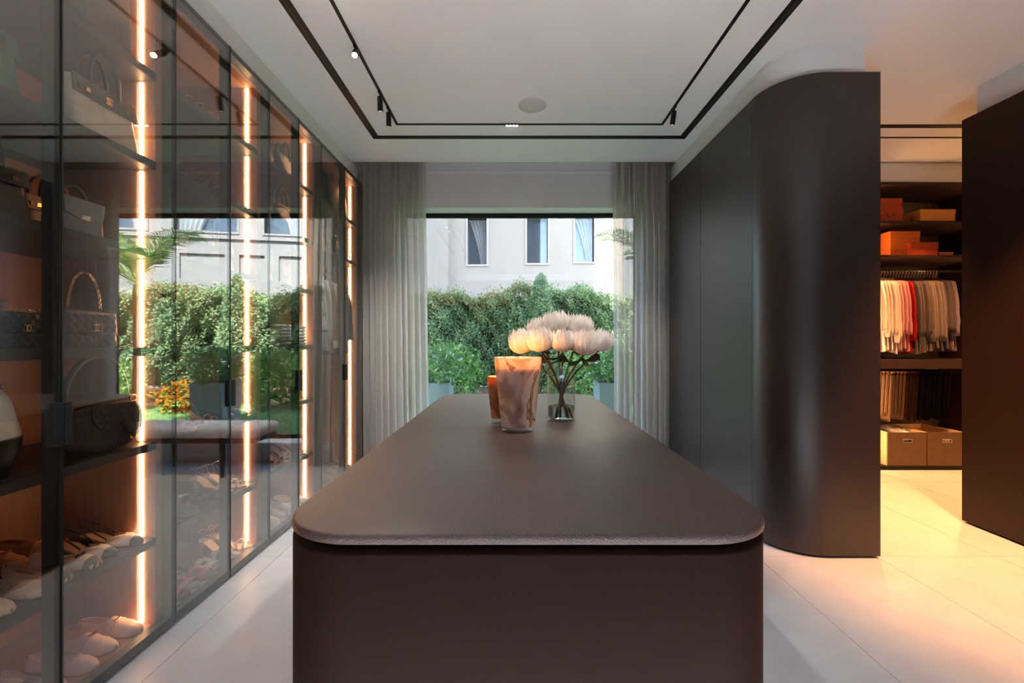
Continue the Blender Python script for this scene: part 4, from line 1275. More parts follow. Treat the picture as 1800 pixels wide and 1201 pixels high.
def saddle_bag(label, w, h, d, body):
    t = thing('saddle_bag', label, 'handbag')
    # rounded saddle outline, lowest at the middle-front, swept up at one end
    out = []
    for k in range(40):
        a = 2 * PI * k / 40
        c_, s_ = math.cos(a), math.sin(a)
        x = w / 2 * (abs(c_) ** 0.75) * (1 if c_ > 0 else -1)
        z = h / 2 + h / 2 * (abs(s_) ** (0.55 if s_ > 0 else 0.9)) * (1 if s_ > 0 else -1) + 0.10 * h * (x / w) * (1 if s_ > 0 else 0.6)
        out.append((x, z))
    zmin = min(z for _, z in out)
    out = [(x, z - zmin) for x, z in out]
    cz = h * 0.52
    rings = []
    for y, sc in ((-d / 2, 0.55), (-d / 2 - 0.0, 0.80), (-d * 0.42, 0.94), (-d * 0.2, 1.0), (d * 0.2, 1.0), (d * 0.42, 0.95), (d / 2, 0.80)):
        rings.append([(x * sc, y - (0.006 if sc == 0.55 else 0), cz + (z - cz) * sc if sc < 0.99 else z) for x, z in out])
    MB().loft(rings[::-1]).build('body', body, t, smooth=True)
    # woven knots proud of the front
    m = MB(); rnd = random.Random(9)
    nx, nz = 15, 8
    for i in range(nx):
        for j in range(nz):
            x = (i + 0.5 * (j % 2) + 0.25) / nx * w - w / 2; z = (j + 0.5) / nz * h
            e = ((x / (w * 0.47)) ** 2) + ((z - cz) / (h * 0.50)) ** 2
            if e < 0.9:
                r = w / nx * 0.55
                m.ball((x, -d / 2 + 0.004 + 0.02 * e * e * (d / 0.1), z), r, 0.008, r * 0.75, 6, 4)
    m.build('woven_knots', body, t, smooth=True)['kind'] = 'stuff'
    # front flap
    fo = [(w * 0.5 * math.sin(math.radians(a)) * 0.62, h * 0.98 - h * 0.52 * max(0, math.cos(math.radians(a))) ** 0.6) for a in range(-90, 91, 10)]
    MB().slab([(x, z) for x, z in fo], -d / 2 - 0.012, -d / 2 - 0.004).build('flap', body, t, bevel=0.002)
    MB().tube([(w * 0.1, -d / 2 - 0.016, h * 0.62), (w * 0.16, -d / 2 - 0.02, h * 0.45), (w * 0.22, -d / 2 - 0.018, h * 0.30)], [0.016, 0.02, 0.014], 8).build('hanging_tab', 'black_leather', t, smooth=True)
    m = MB(); m.torus((w * 0.24, -d / 2 - 0.016, h * 0.26), 0.014, 0.003, 0, 14, 6); m.torus((-w * 0.44, -0.01, h * 0.98), 0.014, 0.003, 0, 14, 6); m.torus((w * 0.42, -0.01, h * 1.02), 0.014, 0.003, 0, 14, 6)
    m.build('gold_ring', 'gold', t, smooth=True)
    p = [(-w * 0.44, 0, h * 1.0)] + arc(-0.02, h * 1.02, w * 0.42, h * 0.95, 176, 4, 20, 0) + [(w * 0.42, 0, h * 1.05)]
    MB().tube(p, 0.010, 8).build('shoulder_strap', 'black_leather', t, smooth=True)
    return t

def hobo_bag(label, w, h, d, top, base):
    t = thing('slouchy_handbag', label, 'handbag')
    def ring(q, z, sag=1):
        ww = w * smooth([(0, 0.80), (0.35, 1.0), (0.8, 0.93), (1, 0.72)], q); dd = d * smooth([(0, 0.85), (0.35, 1.0), (1, 0.35)], q)
        return [(ww / 2 * math.copysign(abs(math.cos(a)) ** 0.7, math.cos(a)), dd / 2 * math.copysign(abs(math.sin(a)) ** 0.7, math.sin(a)), z + (0.06 * h * (abs(math.cos(a)) ** 2) * q * q)) for a in [2 * PI * i / 32 for i in range(32)]]
    zs = [k / 14 for k in range(15)]
    MB().loft([ring(q, h * q) for q in zs if q <= 0.44]).build('base', base, t, smooth=True, angle=60)
    MB().loft([ring(q, h * q) for q in zs if q >= 0.42]).build('body', top, t, smooth=True, angle=60)
    MB().tube([p for p in ring(0.43, h * 0.43)], 0.004, 6, True).build('piping', 'black_leather', t, smooth=True)
    for y in (-d * 0.12, d * 0.12):
        MB().tube([(-w * 0.30, y, h * 0.95)] + arc(0, h, w * 0.28, h * 0.72, 175, 5, 16, y) + [(w * 0.30, y, h * 0.95)], 0.010, 8).build('handle', 'black_leather', t, smooth=True)
    m = MB(); chain(m, [(-w * 0.34, -d * 0.2, h), (-w * 0.1, -d * 0.24, h * 1.06), (w * 0.15, -d * 0.24, h * 1.04), (w * 0.34, -d * 0.18, h * 1.02)], 0.012, 0.0085, 0.002)
    m.build('chain', 'gold', t)
    return t

def brim_hat(label, r, m, band='black_leather', crown=0.11):
    t = thing('brim_hat', label, 'hat')
    MB().lathe([(r, 0.004), (r * 0.98, 0.0), (r * 0.6, 0.004), (r * 0.46, 0.008), (r * 0.45, 0.03), (r * 0.42, crown * 0.8), (r * 0.34, crown), (r * 0.1, crown * 0.93), (0.002, crown * 0.92)], 36, cap=False).build('crown', m, t, smooth=True)
    MB().lathe([(r * 0.458, 0.010), (r * 0.458, 0.034), (r * 0.452, 0.036)], 36, cap=False).build('band', band, t, smooth=True, solid=0.002)
    return t

def clutch(label, w, h, d, m):
    t = thing('boxy_clutch', label, 'handbag')
    bag_body(MB(), w, h, d, d * 0.8, 0.98, 0.012).build('body', m, t, smooth=True, angle=40)
    MB().slab([(-w * 0.48, h), (w * 0.48, h), (w * 0.44, h * 0.55), (w * 0.1, h * 0.42), (-w * 0.1, h * 0.42), (-w * 0.44, h * 0.55)][::-1], -d / 2 - 0.004, -d / 2 + 0.004).build('flap', m, t, bevel=0.0015)
    MB().box(-0.016, 0.016, -d / 2 - 0.008, -d / 2 - 0.003, h * 0.42, h * 0.55).build('clasp', 'silver', t, bevel=0.001)
    pts = [(-w * 0.28, 0, h)] + arc(0, h, w * 0.28, h * 0.42, 178, 2, 14, 0) + [(w * 0.28, 0, h)]
    MB().tube(pts, 0.006, 8).build('handle', 'black_leather', t, smooth=True)
    return t

XF = -1.62                      # usual centre line of bags on the shelves
# handbag wardrobe, from the top shelf down
put(tote('dark brown woven tote on the top shelf of the handbag wardrobe', 0.27, 0.30, 0.13, 'brown_weave'), -1.63, 1.775, 2.40)
put(tote('plum woven tote at the hidden end of the top handbag shelf', 0.26, 0.28, 0.13, 'plum_leather'), -1.66, 1.35, 2.40)
put(structured_bag('emerald green handbag with silk-wrapped handles', 0.30, 0.21, 0.14, 'green_leather', 'green_leather', handle_h=0.15, twilly=True), -1.65, 1.335, 2.02)
put(structured_bag('cream handbag tucked beside the emerald green one', 0.16, 0.17, 0.10, 'cream_leather', 'cream_leather', handle_h=0.10), -1.86, 1.60, 2.02)
put(structured_bag('cream handbag with black flap, gold clasp and twin handles', 0.29, 0.205, 0.12, 'cream_leather', 'black_leather', handle_h=0.14), -1.62, 1.775, 2.02)
put(structured_bag('black top-handle handbag with gold chain trim', 0.27, 0.165, 0.13, 'black_leather', 'black_leather', handle_h=0.13), -1.64, 1.375, 1.64)
put(clutch('grey boxy flap bag with silver clasp', 0.17, 0.125, 0.08, 'grey_leather'), -1.60, 1.66, 1.64)
put(structured_bag('dark brown handbag in the corner behind the grey flap bag', 0.24, 0.16, 0.11, 'brown_leather', 'brown_leather', handle_h=0.10), -1.84, 1.80, 1.64)
put(quilted_bag('small black diamond-quilted flap bag with gold emblem', 0.165, 0.115, 0.06, 'black_leather', 0.030), -1.585, 1.455, 1.225)
put(quilted_bag('plum chevron-stitched flap bag behind the small quilted one', 0.27, 0.165, 0.07, 'plum_leather', 0.05, emblem=False, chain_h=0.16, chevron=True, drape=False), -1.74, 1.42, 1.225)
put(quilted_bag('black diamond-quilted flap bag with upright gold chain', 0.22, 0.135, 0.07, 'plum_leather', 0.034, chain_h=0.15, drape=False), -1.60, 1.705, 1.225)
put(hobo_bag('slouchy cream bag with black base and chain', 0.36, 0.28, 0.17, 'cream_leather', 'black_leather'), -1.65, 1.325, 0.82)
put(saddle_bag('dark knotted weave saddle bag with leather strap', 0.32, 0.19, 0.085, 'black_weave'), -1.60, 1.775, 0.82)

# sandal wardrobe and dark bag wardrobe: bags and hats
put(clutch('small taupe boxy bag on the sandal wardrobe middle shelf', 0.20, 0.14, 0.08, 'taupe_leather'), -1.66, 2.18, 1.64)
put(structured_bag('charcoal handbag on the sandal wardrobe middle shelf', 0.24, 0.17, 0.11, 'charcoal_leather', 'charcoal_leather'), -1.66, 2.53, 1.64)
put(brim_hat('natural straw hat on the sandal wardrobe eye-level shelf', 0.155, 'straw'), -1.70, 2.20, 1.225)
put(brim_hat('dark felt hat beside the straw hat', 0.165, 'charcoal_leather', crown=0.12), -1.71, 2.545, 1.225)
put(hobo_bag('slouchy black bag on the highest shelf over the folded knits', 0.30, 0.22, 0.14, 'black_leather', 'black_leather'), -1.68, 2.99, 2.40)
put(tote('small black tote on the highest shelf over the folded knits', 0.22, 0.20, 0.11, 'charcoal_leather', 0.10), -1.68, 3.33, 2.40)
put(structured_bag('black handbag second shelf from the top over the folded knits', 0.27, 0.19, 0.12, 'black_leather'), -1.68, 2.97, 2.02)
put(hobo_bag('slouchy charcoal bag beside the black handbag over the folded knits', 0.26, 0.20, 0.13, 'charcoal_leather', 'black_leather'), -1.68, 3.30, 2.02)
put(clutch('charcoal boxy bag above the folded knits', 0.24, 0.15, 0.09, 'charcoal_leather'), -1.66, 3.30, 1.64)
put(clutch('brown boxy bag above the folded knits', 0.22, 0.15, 0.09, 'brown_leather'), -1.66, 2.97, 1.64)
put(tote('large black tote on top shelf of the garment wardrobe', 0.46, 0.33, 0.17, 'black_leather', 0.17), -1.67, 4.20, 2.40)
put(brim_hat('brown felt hat on top shelf of the garment wardrobe', 0.15, 'brown_leather', crown=0.11), -1.75, 3.75, 2.40)
put(clutch('dark boxy bag on the shelf over the hanging garments', 0.24, 0.16, 0.09, 'charcoal_leather'), -1.66, 4.28, 2.02)
put(hobo_bag('dark slouchy bag on the shelf over the hanging garments', 0.28, 0.20, 0.13, 'brown_leather', 'black_leather'), -1.68, 3.86, 2.02)

# folded knits
cloth_mat('knit_white', (236, 234, 232), 0.0, 0, weave=160); cloth_mat('knit_grey', (176, 174, 176), 0.0, 0, weave=160)
for k, (m_, lab) in enumerate((('knit_grey', 'grey folded sweater at the bottom of the knit stack'), ('knit_white', 'white folded sweater in the middle of the knit stack'), ('knit_white', 'white folded sweater topping the knit stack'))):
    t = thing('folded_sweater', lab, 'sweater', (-1.70, 3.28, 1.225 + 0.0475 * k))
    for j in range(2):
        rings = [rrect(0.30 - i, 0.34 - i, 0.03, 0.0236 * j + z, 5) for z, i in ((0.0, 0.012), (0.004, 0.002), (0.012, 0.0), (0.020, 0.003), (0.0236, 0.014))]
        MB().loft(rings).build('fold', m_, t, smooth=True, angle=60)

# garments on the wardrobe rail
cloth_mat('print_cloth', (232, 230, 228), 0.1, 0, weave=40, col2=(40, 40, 44))
for k, (c_, nm, lab) in enumerate((('print_cloth', 'hanging_blouse', 'black and white print blouse in the garment wardrobe'), (cmat((150, 146, 144)), 'hanging_jacket', 'grey jacket beside the print blouse'), (cmat((118, 96, 88)), 'hanging_jacket', 'brown jacket in the garment wardrobe'),
                                 (cmat((206, 186, 176)), 'hanging_blouse', 'blush blouse in the garment wardrobe'), (cmat((66, 62, 66)), 'hanging_jacket', 'charcoal jacket in the garment wardrobe'), (cmat((40, 42, 52)), 'hanging_jacket', 'navy jacket at the curtain end of the garment wardrobe'))):
    y = 3.70 + 0.115 * k
    h = dup(hg, (-1.77, y, 1.89), 0.0, 'dark hanger on the garment wardrobe rail', 'hangers on the garment wardrobe rail')
    s = make_shirt(nm, lab, 'garment', c_, 0.62 + 0.03 * (k % 3), 80 + k, 'garments on the wardrobe rail', thick=0.030)
    s.location = (-1.77, y, 1.89)

# ------------------------------------------------------------------ shoes
W_ROUND = [(0, 0.006), (0.03, 0.020), (0.10, 0.027), (0.25, 0.030), (0.42, 0.027), (0.60, 0.035), (0.74, 0.040), (0.86, 0.036), (0.95, 0.022), (1, 0.004)]
W_POINT = [(0, 0.006), (0.03, 0.019), (0.10, 0.026), (0.25, 0.028), (0.42, 0.026), (0.60, 0.035), (0.72, 0.038), (0.84, 0.030), (0.94, 0.014), (1, 0.002)]
def shoe_base(heel, L=0.245):
    def zc(t):      # height of the foot bed
        return heel * (1 - smooth([(0, 0), (0.12, 0.04), (0.62, 1.0), (1, 1.0)], t)) + 0.004 * smooth([(0, 0), (0.85, 0), (1, 1)], t)
    def pos(t): return L * (0.5 - t)          # toe towards -y
    def bend(t): return 0.006 * math.sin(PI * t)   # slight inward curve
    return zc, pos, bend
def sole_mesh(mb, W, heel, th, L=0.245, grow=1.0):
    zc, pos, bend = shoe_base(heel, L)
    rings = []
    for k in range(21):
        t = k / 20
        w = smooth(W, t) * grow
        z = zc(t)
        rings.append([(bend(t) - w, pos(t), z), (bend(t) + w, pos(t), z), (bend(t) + w, pos(t), z + th), (bend(t) - w, pos(t), z + th)])
    return mb.loft(rings)
def upper_mesh(mb, W, heel, th, H, opening, t0=0.0, t1=1.0, L=0.245, n=22, m=7):
    """shell over the foot bed; opening(t) in 0..1 is how far the side wall climbs, 1 = closed over the foot"""
    zc, pos, bend = shoe_base(heel, L)
    rows_l, rows_r = [], []
    for k in range(n + 1):
        t = t0 + (t1 - t0) * k / n
        w = smooth(W, t) * 0.99; h = smooth(H, t); o = opening(t)
        l, r = [], []
        for i in range(m + 1):
            th_ = (PI / 2) * o * i / m
            c_, s_ = math.cos(th_) ** 0.7, math.sin(th_)
            l.append((bend(t) - w * c_, pos(t), zc(t) + th * 0.4 + h * s_)); r.append((bend(t) + w * c_, pos(t), zc(t) + th * 0.4 + h * s_))
        rows_l.append(l); rows_r.append(r)
    mb.loft(rows_l, closed=False); mb.loft([r[::-1] for r in rows_r], closed=False)
    return mb
def band_mesh(mb, W, heel, th, ta, tb, h, notch=0.0, L=0.245):
    """strap arching over the foot between ta and tb"""
    zc, pos, bend = shoe_base(heel, L)
    rows = []
    for i in range(15):
        a = PI * i / 14
        row = []
        for k in range(5):
            q = k / 4
            nt = notch * max(0.0, math.sin(a)) ** 6
            t = ta + (tb - ta) * (q * (1 - 2 * nt) + nt)
            w = smooth(W, t) * 1.03
            row.append((bend(t) - w * math.copysign(abs(math.cos(a)) ** 0.75, math.cos(a)), pos(t), zc(t) + th * 0.5 + h * math.sin(a) ** 0.8 * (1 - 0.25 * (t - ta))))
        rows.append(row)
    return mb.loft(rows, closed=False)

def shoe(kind, label, m, m2=None, m3=None, group=None):
    t = thing({'flat': 'ballet_flat', 'sling': 'slingback_shoe', 'slide': 'slide_sandal', 'heel': 'heeled_sandal', 'sneaker': 'sneaker', 'mesh': 'mesh_shoe', 'boot': 'ankle_boot', 'loafer': 'loafer'}[kind], label, 'shoe', group=group)
    m2 = m2 or m; m3 = m3 or m2
    if kind in ('flat', 'mesh', 'loafer', 'sling'):
        W = W_POINT if kind in ('sling',) else W_ROUND
        heel = 0.012 if kind != 'sling' else 0.035
        sole_mesh(MB(), W, heel, 0.008).build('sole', 'shoe_sole', t, smooth=True, angle=40)
        o_end = 0.66 if kind == 'flat' else (0.50 if kind in ('mesh', 'loafer') else 0.68)
        H = [(0, 0.050), (0.1, 0.046), (0.35, 0.034), (0.6, 0.040), (0.75, 0.038), (0.9, 0.028), (1, 0.012)] if kind != 'loafer' else [(0, 0.056), (0.1, 0.054), (0.35, 0.05), (0.5, 0.06), (0.75, 0.044), (0.9, 0.03), (1, 0.014)]
        def op(t):
            if t > o_end: return 1.0
            return 0.62 if t < o_end - 0.12 else 0.62 + 0.38 * ((t - o_end + 0.12) / 0.12) ** 2
        if kind == 'sling':
            upper_mesh(MB(), W, heel, 0.008, H, lambda t: 1.0 if t > 0.70 else 0.5 + 0.5 * max(0, (t - 0.5) / 0.2), 0.45, 0.86).build('upper', m, t, smooth=True, solid=0.002, weld=0.0006)
            upper_mesh(MB(), W, heel, 0.008, H, lambda t: 1.0, 0.855, 1.0, n=8).build('toe_cap', m2, t, smooth=True, solid=0.0025, weld=0.0006)
            zc, pos, bend = shoe_base(heel)
            MB().tube([(-0.030, pos(0.5), zc(.5) + 0.03), (-0.030, pos(0.25), zc(.25) + 0.045), (-0.018, pos(0.03), zc(.03) + 0.055), (0.0, pos(-0.02), zc(0) + 0.057), (0.018, pos(0.03), zc(.03) + 0.055), (0.030, pos(0.25), zc(.25) + 0.045), (0.030, pos(0.5), zc(.5) + 0.03)], 0.0035, 6).build('heel_strap', m2, t, smooth=True)
            MB().loft([rrect(0.030, 0.030, 0.01, 0, 3, 0, pos(0.08)), rrect(0.042, 0.044, 0.015, heel, 3, 0, pos(0.10))]).build('heel', m2, t, smooth=True, angle=40)
            MB().box(0.026, 0.034, pos(0.25) - 0.006, pos(0.25) + 0.006, zc(.25) + 0.038, zc(.25) + 0.052).build('buckle', 'gold', t)
        else:
            upper_mesh(MB(), W, heel, 0.008, H, op).build('upper', m, t, smooth=True, solid=0.0025, weld=0.0006)
            sole_mesh(MB(), [(a, b * 0.93) for a, b in W], heel + 0.0085, 0.002).build('insole', m3, t)
            if kind == 'flat':
                if m2 != m: upper_mesh(MB(), W, heel, 0.0085, [(a, b * 1.05) for a, b in H], lambda t: 1.0, 0.84, 1.0, n=8).build('toe_cap', m2, t, smooth=True, solid=0.003, weld=0.0006)
                zc, pos, bend = shoe_base(heel)
                b = MB(); y = pos(0.70); z = zc(.7) + 0.046
                b.tube([(0, y, z), (-0.012, y - 0.002, z + 0.006), (-0.022, y, z + 0.001), (-0.012, y + 0.002, z - 0.004), (0, y, z)], 0.0028, 6)
                b.tube([(0, y, z), (0.012, y - 0.002, z + 0.006), (0.022, y, z + 0.001), (0.012, y + 0.002, z - 0.004), (0, y, z)], 0.0028, 6)
                b.build('bow', m2, t, smooth=True)
            elif kind == 'loafer':
                band_mesh(MB(), W, heel, 0.010, 0.56, 0.64, 0.052).build('strap', m2, t, smooth=True, solid=0.003)
                zc, pos, bend = shoe_base(heel)
                MB().box(-0.016, 0.016, pos(0.6) - 0.005, pos(0.6) + 0.005, zc(.6) + 0.058, zc(.6) + 0.063).build('metal_bit', 'gold', t)
            else:
                upper_mesh(MB(), W, heel, 0.0085, [(a, b * 1.04) for a, b in H], lambda t: 1.0, 0.80, 1.0, n=8).build('toe_cap', m2, t, smooth=True, solid=0.003, weld=0.0006)
    elif kind == 'slide':
        sole_mesh(MB(), W_ROUND, 0.004, 0.016, grow=1.05).build('sole', m2, t, smooth=True, angle=40)
        sole_mesh(MB(), [(a, b * 0.98) for a, b in W_ROUND], 0.0195, 0.002).build('insole', m3, t)
        band_mesh(MB(), W_ROUND, 0.012, 0.016, 0.46, 0.60, 0.040, 0.0).build('strap', m, t, smooth=True, solid=0.003)
        band_mesh(MB(), W_ROUND, 0.012, 0.016, 0.70, 0.84, 0.034, 0.0).build('strap', m, t, smooth=True, solid=0.003)
        zc, pos, bend = shoe_base(0.012)
        MB().grid(lambda u, v: (0.006 + (u - 0.5) * 0.026, pos(0.56 + 0.18 * v), zc(.65) + 0.058 - 0.006 * v - 0.004 * (2 * u - 1) ** 2), 6, 6).build('cross_bar', m, t, smooth=True, solid=0.003)
    elif kind == 'heel':
        hh = 0.075
        sole_mesh(MB(), W_POINT, hh, 0.006).build('sole', m2, t, smooth=True, angle=40)
        zc, pos, bend = shoe_base(hh)
        MB().loft([rrect(0.009, 0.009, 0.003, 0, 2, 0, pos(0.07)), rrect(0.014, 0.016, 0.005, hh * 0.6, 2, 0, pos(0.07)), rrect(0.040, 0.046, 0.014, hh + 0.002, 2, 0, pos(0.10))]).build('heel', m, t, smooth=True)
        band_mesh(MB(), W_POINT, hh, 0.006, 0.80, 0.845, 0.032).build('strap', m, t, smooth=True, solid=0.002)
        band_mesh(MB(), W_POINT, hh, 0.006, 0.66, 0.705, 0.042).build('strap', m, t, smooth=True, solid=0.002)
        MB().tube([(-0.028, pos(0.20), hh + 0.0), (-0.030, pos(0.16), hh + 0.05), (-0.02, pos(0.30), hh + 0.075), (0.0, pos(0.36), hh + 0.078), (0.02, pos(0.30), hh + 0.075), (0.030, pos(0.16), hh + 0.05), (0.028, pos(0.20), hh)], 0.003, 6).build('ankle_strap', m, t, smooth=True)
        MB().tube([(-0.030, pos(0.16), hh + 0.05), (-0.015, pos(0.0), hh + 0.052), (0.015, pos(0.0), hh + 0.052), (0.030, pos(0.16), hh + 0.05)], 0.003, 6).build('heel_strap', m, t, smooth=True)
        MB().tube([(-0.034, pos(0.70), 0.012), (-0.012, pos(0.52), 0.055), (0.012, pos(0.40), 0.085), (0.030, pos(0.22), hh + 0.045)], 0.003, 6).build('strap', m, t, smooth=True)
    elif kind in ('sneaker', 'boot'):
        sole_mesh(MB(), W_ROUND, 0.004, 0.024, grow=1.08).build('sole', m2, t, smooth=True, angle=40)
        H = [(0, 0.075), (0.1, 0.075), (0.35, 0.085), (0.48, 0.085), (0.62, 0.062), (0.8, 0.045), (0.93, 0.035), (1, 0.016)]
        upper_mesh(MB(), W_ROUND, 0.012, 0.024, H, lambda t: 1.0 if (t < 0.04 or t > 0.46) else 0.74).build('upper', m, t, smooth=True, solid=0.004, weld=0.0006)
        zc, pos, bend = shoe_base(0.012)
        if kind == 'sneaker':
            MB().grid(lambda u, v: ((u - 0.5) * 0.034, pos(0.40 + 0.20 * v), 0.118 - 0.030 * v - 0.006 * (2 * u - 1) ** 2), 6, 6).build('tongue', m2, t, smooth=True, solid=0.004)
            b = MB()
            for j in range(4):
                q = 0.47 + 0.045 * j
                b.tube([(-0.020, pos(q), 0.098 - 0.010 * j), (0, pos(q + 0.012), 0.107 - 0.011 * j), (0.020, pos(q), 0.098 - 0.010 * j)], 0.0022, 5)
            b.build('laces', m3, t)
        else:
            MB().loft([[(0.030 * math.cos(a) * s, pos(0.22) + 0.045 * math.sin(a) * s + dy, z) for a in [2 * PI * i / 20 for i in range(20)]] for z, s, dy in ((0.075, 1.0, 0), (0.12, 0.92, 0.004), (0.20, 1.0, 0.006), (0.26, 1.06, 0.006))], False, False).build('shaft', m, t, smooth=True, solid=0.004)
    return t

mat('shoe_sole', (150, 120, 92), 0.6, noise=0.1, nscale=40)
mat('rubber_white', (232, 232, 230), 0.6, noise=0.03)
for nm, c_ in (('nude', (228, 196, 176)), ('pale_pink', (226, 190, 184)), ('tan', (188, 128, 70)), ('beige', (214, 186, 156)), ('cream', (234, 220, 200)), ('ink', (26, 25, 28)), ('bronze', (150, 104, 74)), ('coral', (196, 52, 60)),
               ('pink', (222, 120, 140)), ('stone', (132, 130, 128)), ('orange', (214, 112, 62)), ('chalk', (232, 230, 226)), ('umber', (84, 58, 46)), ('champagne', (212, 178, 146))):
    leather('shoe_' + nm, c_, 0.5, 300, 0.08)
mat('shoe_mesh', (214, 186, 156), 0.8, noise=0.25, nscale=220, bump=0.5, bscale=260, kind='voronoi')
mat('shoe_gold', (196, 150, 104), 0.35, metal=0.7, noise=0.1, nscale=40)
mat('shoe_silver', (196, 194, 196), 0.35, metal=0.6, noise=0.1, nscale=40)

PAIRS = {}
def pair(kind, cols, label, y, z, x=-1.665, rz=S90, gap=0.094, splay=0.06, group=None):
    """two shoes of a pair, toes to the glass"""
    g = group or ('pair: ' + label)
    key = (kind, cols)
    for s in (-1, 1):
        if key not in PAIRS:
            o = shoe(kind, label, *cols, group=g); PAIRS[key] = o
            o['label'] = label; o['group'] = g
        else:
            o = dup(PAIRS[key], label=label, group=g)
        o.scale = (s, 1, 1)
        o.location = (x + (0.012 if s > 0 else 0), y + s * gap / 2, z); o.rotation_euler = (0, 0, rz + s * splay)

c = 'shoe_'
# handbag wardrobe: shoe shelf and floor
z = 0.41
pair('mesh', (c + 'mesh', c + 'beige', c + 'cream'), 'beige mesh flat shoe on the handbag wardrobe shoe shelf', 1.455, z, -1.662)
pair('loafer', (c + 'tan', c + 'tan', c + 'tan'), 'tan loafer in the row behind the black-toed flats', 1.73, z, -1.895)
pair('loafer', (c + 'ink', c + 'ink', c + 'umber'), 'black loafer with gold bit on the handbag wardrobe shoe shelf', 1.52, z, -1.895)
pair('flat', (c + 'beige', c + 'ink', c + 'tan'), 'beige ballet flat with black toe cap', 1.642, z, -1.665, gap=0.09)
pair('sling', (c + 'cream', c + 'ink'), 'cream slingback with black toe cap and strap', 1.835, z, -1.665, gap=0.094)
z = 0.04
pair('flat', (c + 'nude', c + 'nude', c + 'beige'), 'nude ballet flat on the handbag wardrobe floor', 1.40, z, -1.67)
pair('flat', (c + 'pale_pink', c + 'pale_pink', c + 'cream'), 'pale pink ballet flat on the handbag wardrobe floor', 1.625, z, -1.665)
pair('loafer', (c + 'nude', c + 'pale_pink', c + 'beige'), 'nude loafer with small gold bit on the handbag wardrobe floor', 1.835, z, -1.67)
pair('flat', (c + 'champagne', c + 'champagne', c + 'cream'), 'champagne ballet flat nearest the front of the handbag wardrobe floor', 1.20, z, -1.66)
# sandal wardrobe
for k, (y, m_) in enumerate(((2.12, c + 'gold'), (2.29, c + 'bronze'), (2.46, c + 'champagne'), (2.63, c + 'gold'))):
    pair('heel', (m_, c + 'bronze'), {c + 'gold': 'gold strappy heel on the sandal wardrobe top shelf', c + 'bronze': 'bronze strappy heel on the sandal wardrobe top shelf', c + 'champagne': 'champagne strappy heel on the sandal wardrobe top shelf'}[m_], y, 2.40, -1.67, gap=0.08, group='strappy heels on the sandal wardrobe top shelf')
for k, (y, m_) in enumerate(((2.12, c + 'umber'), (2.29, c + 'bronze'), (2.46, c + 'umber'), (2.63, c + 'ink'))):
    pair('heel', (m_, c + 'umber'), {c + 'umber': 'dark brown strappy heel second shelf of the sandal wardrobe', c + 'bronze': 'bronze strappy heel second shelf of the sandal wardrobe', c + 'ink': 'black strappy heel second shelf of the sandal wardrobe'}[m_], y, 2.02, -1.67, gap=0.08, group='strappy heels on the sandal wardrobe second shelf')
pair('slide', (c + 'orange', c + 'tan', c + 'beige'), 'orange strap slide on the sandal wardrobe waist-height shelf', 2.16, 0.82, -1.67)
pair('heel', (c + 'orange', c + 'tan'), 'orange heeled sandal on the sandal wardrobe waist-height shelf', 2.36, 0.82, -1.67, gap=0.08)
pair('flat', (c + 'umber', c + 'umber', c + 'tan'), 'brown ballet flat on the sandal wardrobe waist-height shelf', 2.58, 0.82)
pair('flat', (c + 'ink', c + 'ink', c + 'beige'), 'black ballet flat on the sandal wardrobe low shelf', 2.17, 0.41)
pair('slide', (c + 'ink', c + 'umber', c + 'beige'), 'black strap slide on the sandal wardrobe low shelf', 2.38, 0.41)
pair('heel', (c + 'silver', c + 'beige'), 'silver heeled sandal on the sandal wardrobe low shelf', 2.58, 0.41, gap=0.08)
z = 0.04
pair('slide', (c + 'coral', c + 'umber', c + 'beige'), 'red strap slide on the sandal wardrobe floor', 2.10, z, -1.655, gap=0.088)
pair('slide', (c + 'pink', c + 'stone', c + 'beige'), 'pink strap slide on the sandal wardrobe floor', 2.285, z, -1.655, gap=0.088)
pair('slide', (c + 'chalk', c + 'stone', c + 'stone'), 'white strap slide on the sandal wardrobe floor', 2.465, z, -1.655, gap=0.088)
pair('heel', (c + 'champagne', c + 'cream'), 'champagne heeled sandal on the sandal wardrobe floor', 2.63, z, -1.66, gap=0.08)
pair('mesh', (c + 'mesh', c + 'champagne', c + 'cream'), 'champagne woven flat at the back of the sandal wardrobe floor', 2.14, z, -1.88)
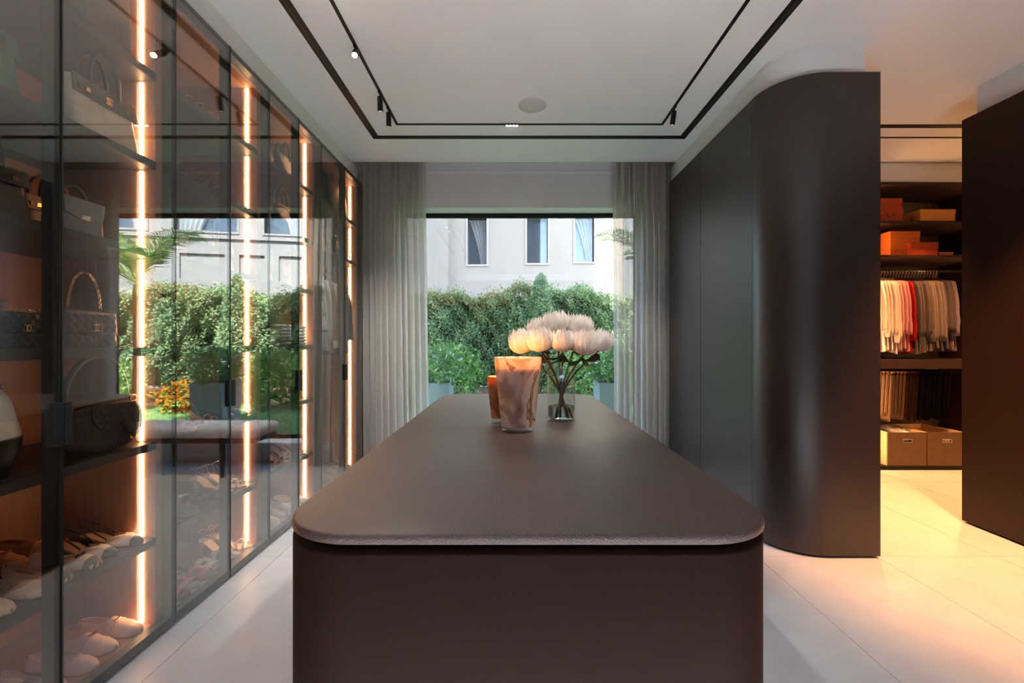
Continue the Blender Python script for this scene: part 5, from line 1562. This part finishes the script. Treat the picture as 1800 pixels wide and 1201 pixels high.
# dark bag wardrobe
pair('sneaker', (c + 'chalk', 'rubber_white', 'rubber_white'), 'white lace-up sneaker on the floor under the folded knits', 2.93, z, -1.66, gap=0.10)
pair('sneaker', (c + 'chalk', 'rubber_white', c + 'stone'), 'white sneaker with grey laces under the folded knits', 3.15, z, -1.66, gap=0.10)
pair('flat', (c + 'chalk', c + 'chalk', c + 'beige'), 'white ballet flat under the folded knits', 3.37, z, -1.66)
pair('heel', (c + 'beige', c + 'tan'), 'beige heeled sandal two shelves under the folded knits', 3.12, 0.41, gap=0.08)
pair('heel', (c + 'tan', c + 'umber'), 'tan heeled sandal two shelves under the folded knits', 3.34, 0.41, gap=0.08)
pair('loafer', (c + 'umber', c + 'ink', c + 'tan'), 'dark brown loafer two shelves under the folded knits', 2.91, 0.41)
pair('loafer', (c + 'stone', c + 'ink', c + 'tan'), 'grey loafer one shelf under the folded knits', 2.95, 0.82)
pair('flat', (c + 'ink', c + 'cream', c + 'beige'), 'black ballet flat with cream toe, one shelf under the knits', 3.22, 0.82)
# garment wardrobe floor
pair('boot', (c + 'ink', c + 'ink'), 'black ankle boot on the garment wardrobe floor', 3.72, z, -1.66, gap=0.10)
pair('boot', (c + 'umber', c + 'ink'), 'brown ankle boot on the garment wardrobe floor', 3.97, z, -1.66, gap=0.10)
pair('boot', (c + 'stone', c + 'ink'), 'grey ankle boot on the garment wardrobe floor', 4.24, z, -1.66, gap=0.10)
# silver slippers lying on a folded blanket in the closet box
t = thing('folded_blanket', 'cream folded blanket filling the lit-side leather box', 'blanket', (3.8425, 4.66, 0.0545))
for k in range(4):
    MB().loft([rrect(0.335 - i, 0.43 - i, 0.03, 0.07 * k + z_, 5) for z_, i in ((0.0, 0.03), (0.01, 0.004), (0.035, 0.0), (0.06, 0.004), (0.07, 0.03))]).build('fold', 'knit_white', t, smooth=True, angle=60)
pair('flat', (c + 'silver', c + 'silver', c + 'beige'), 'silver slipper lying in the lit-side leather box', 4.60, 0.3345, 3.86, 0.3, 0.10, 0.0)
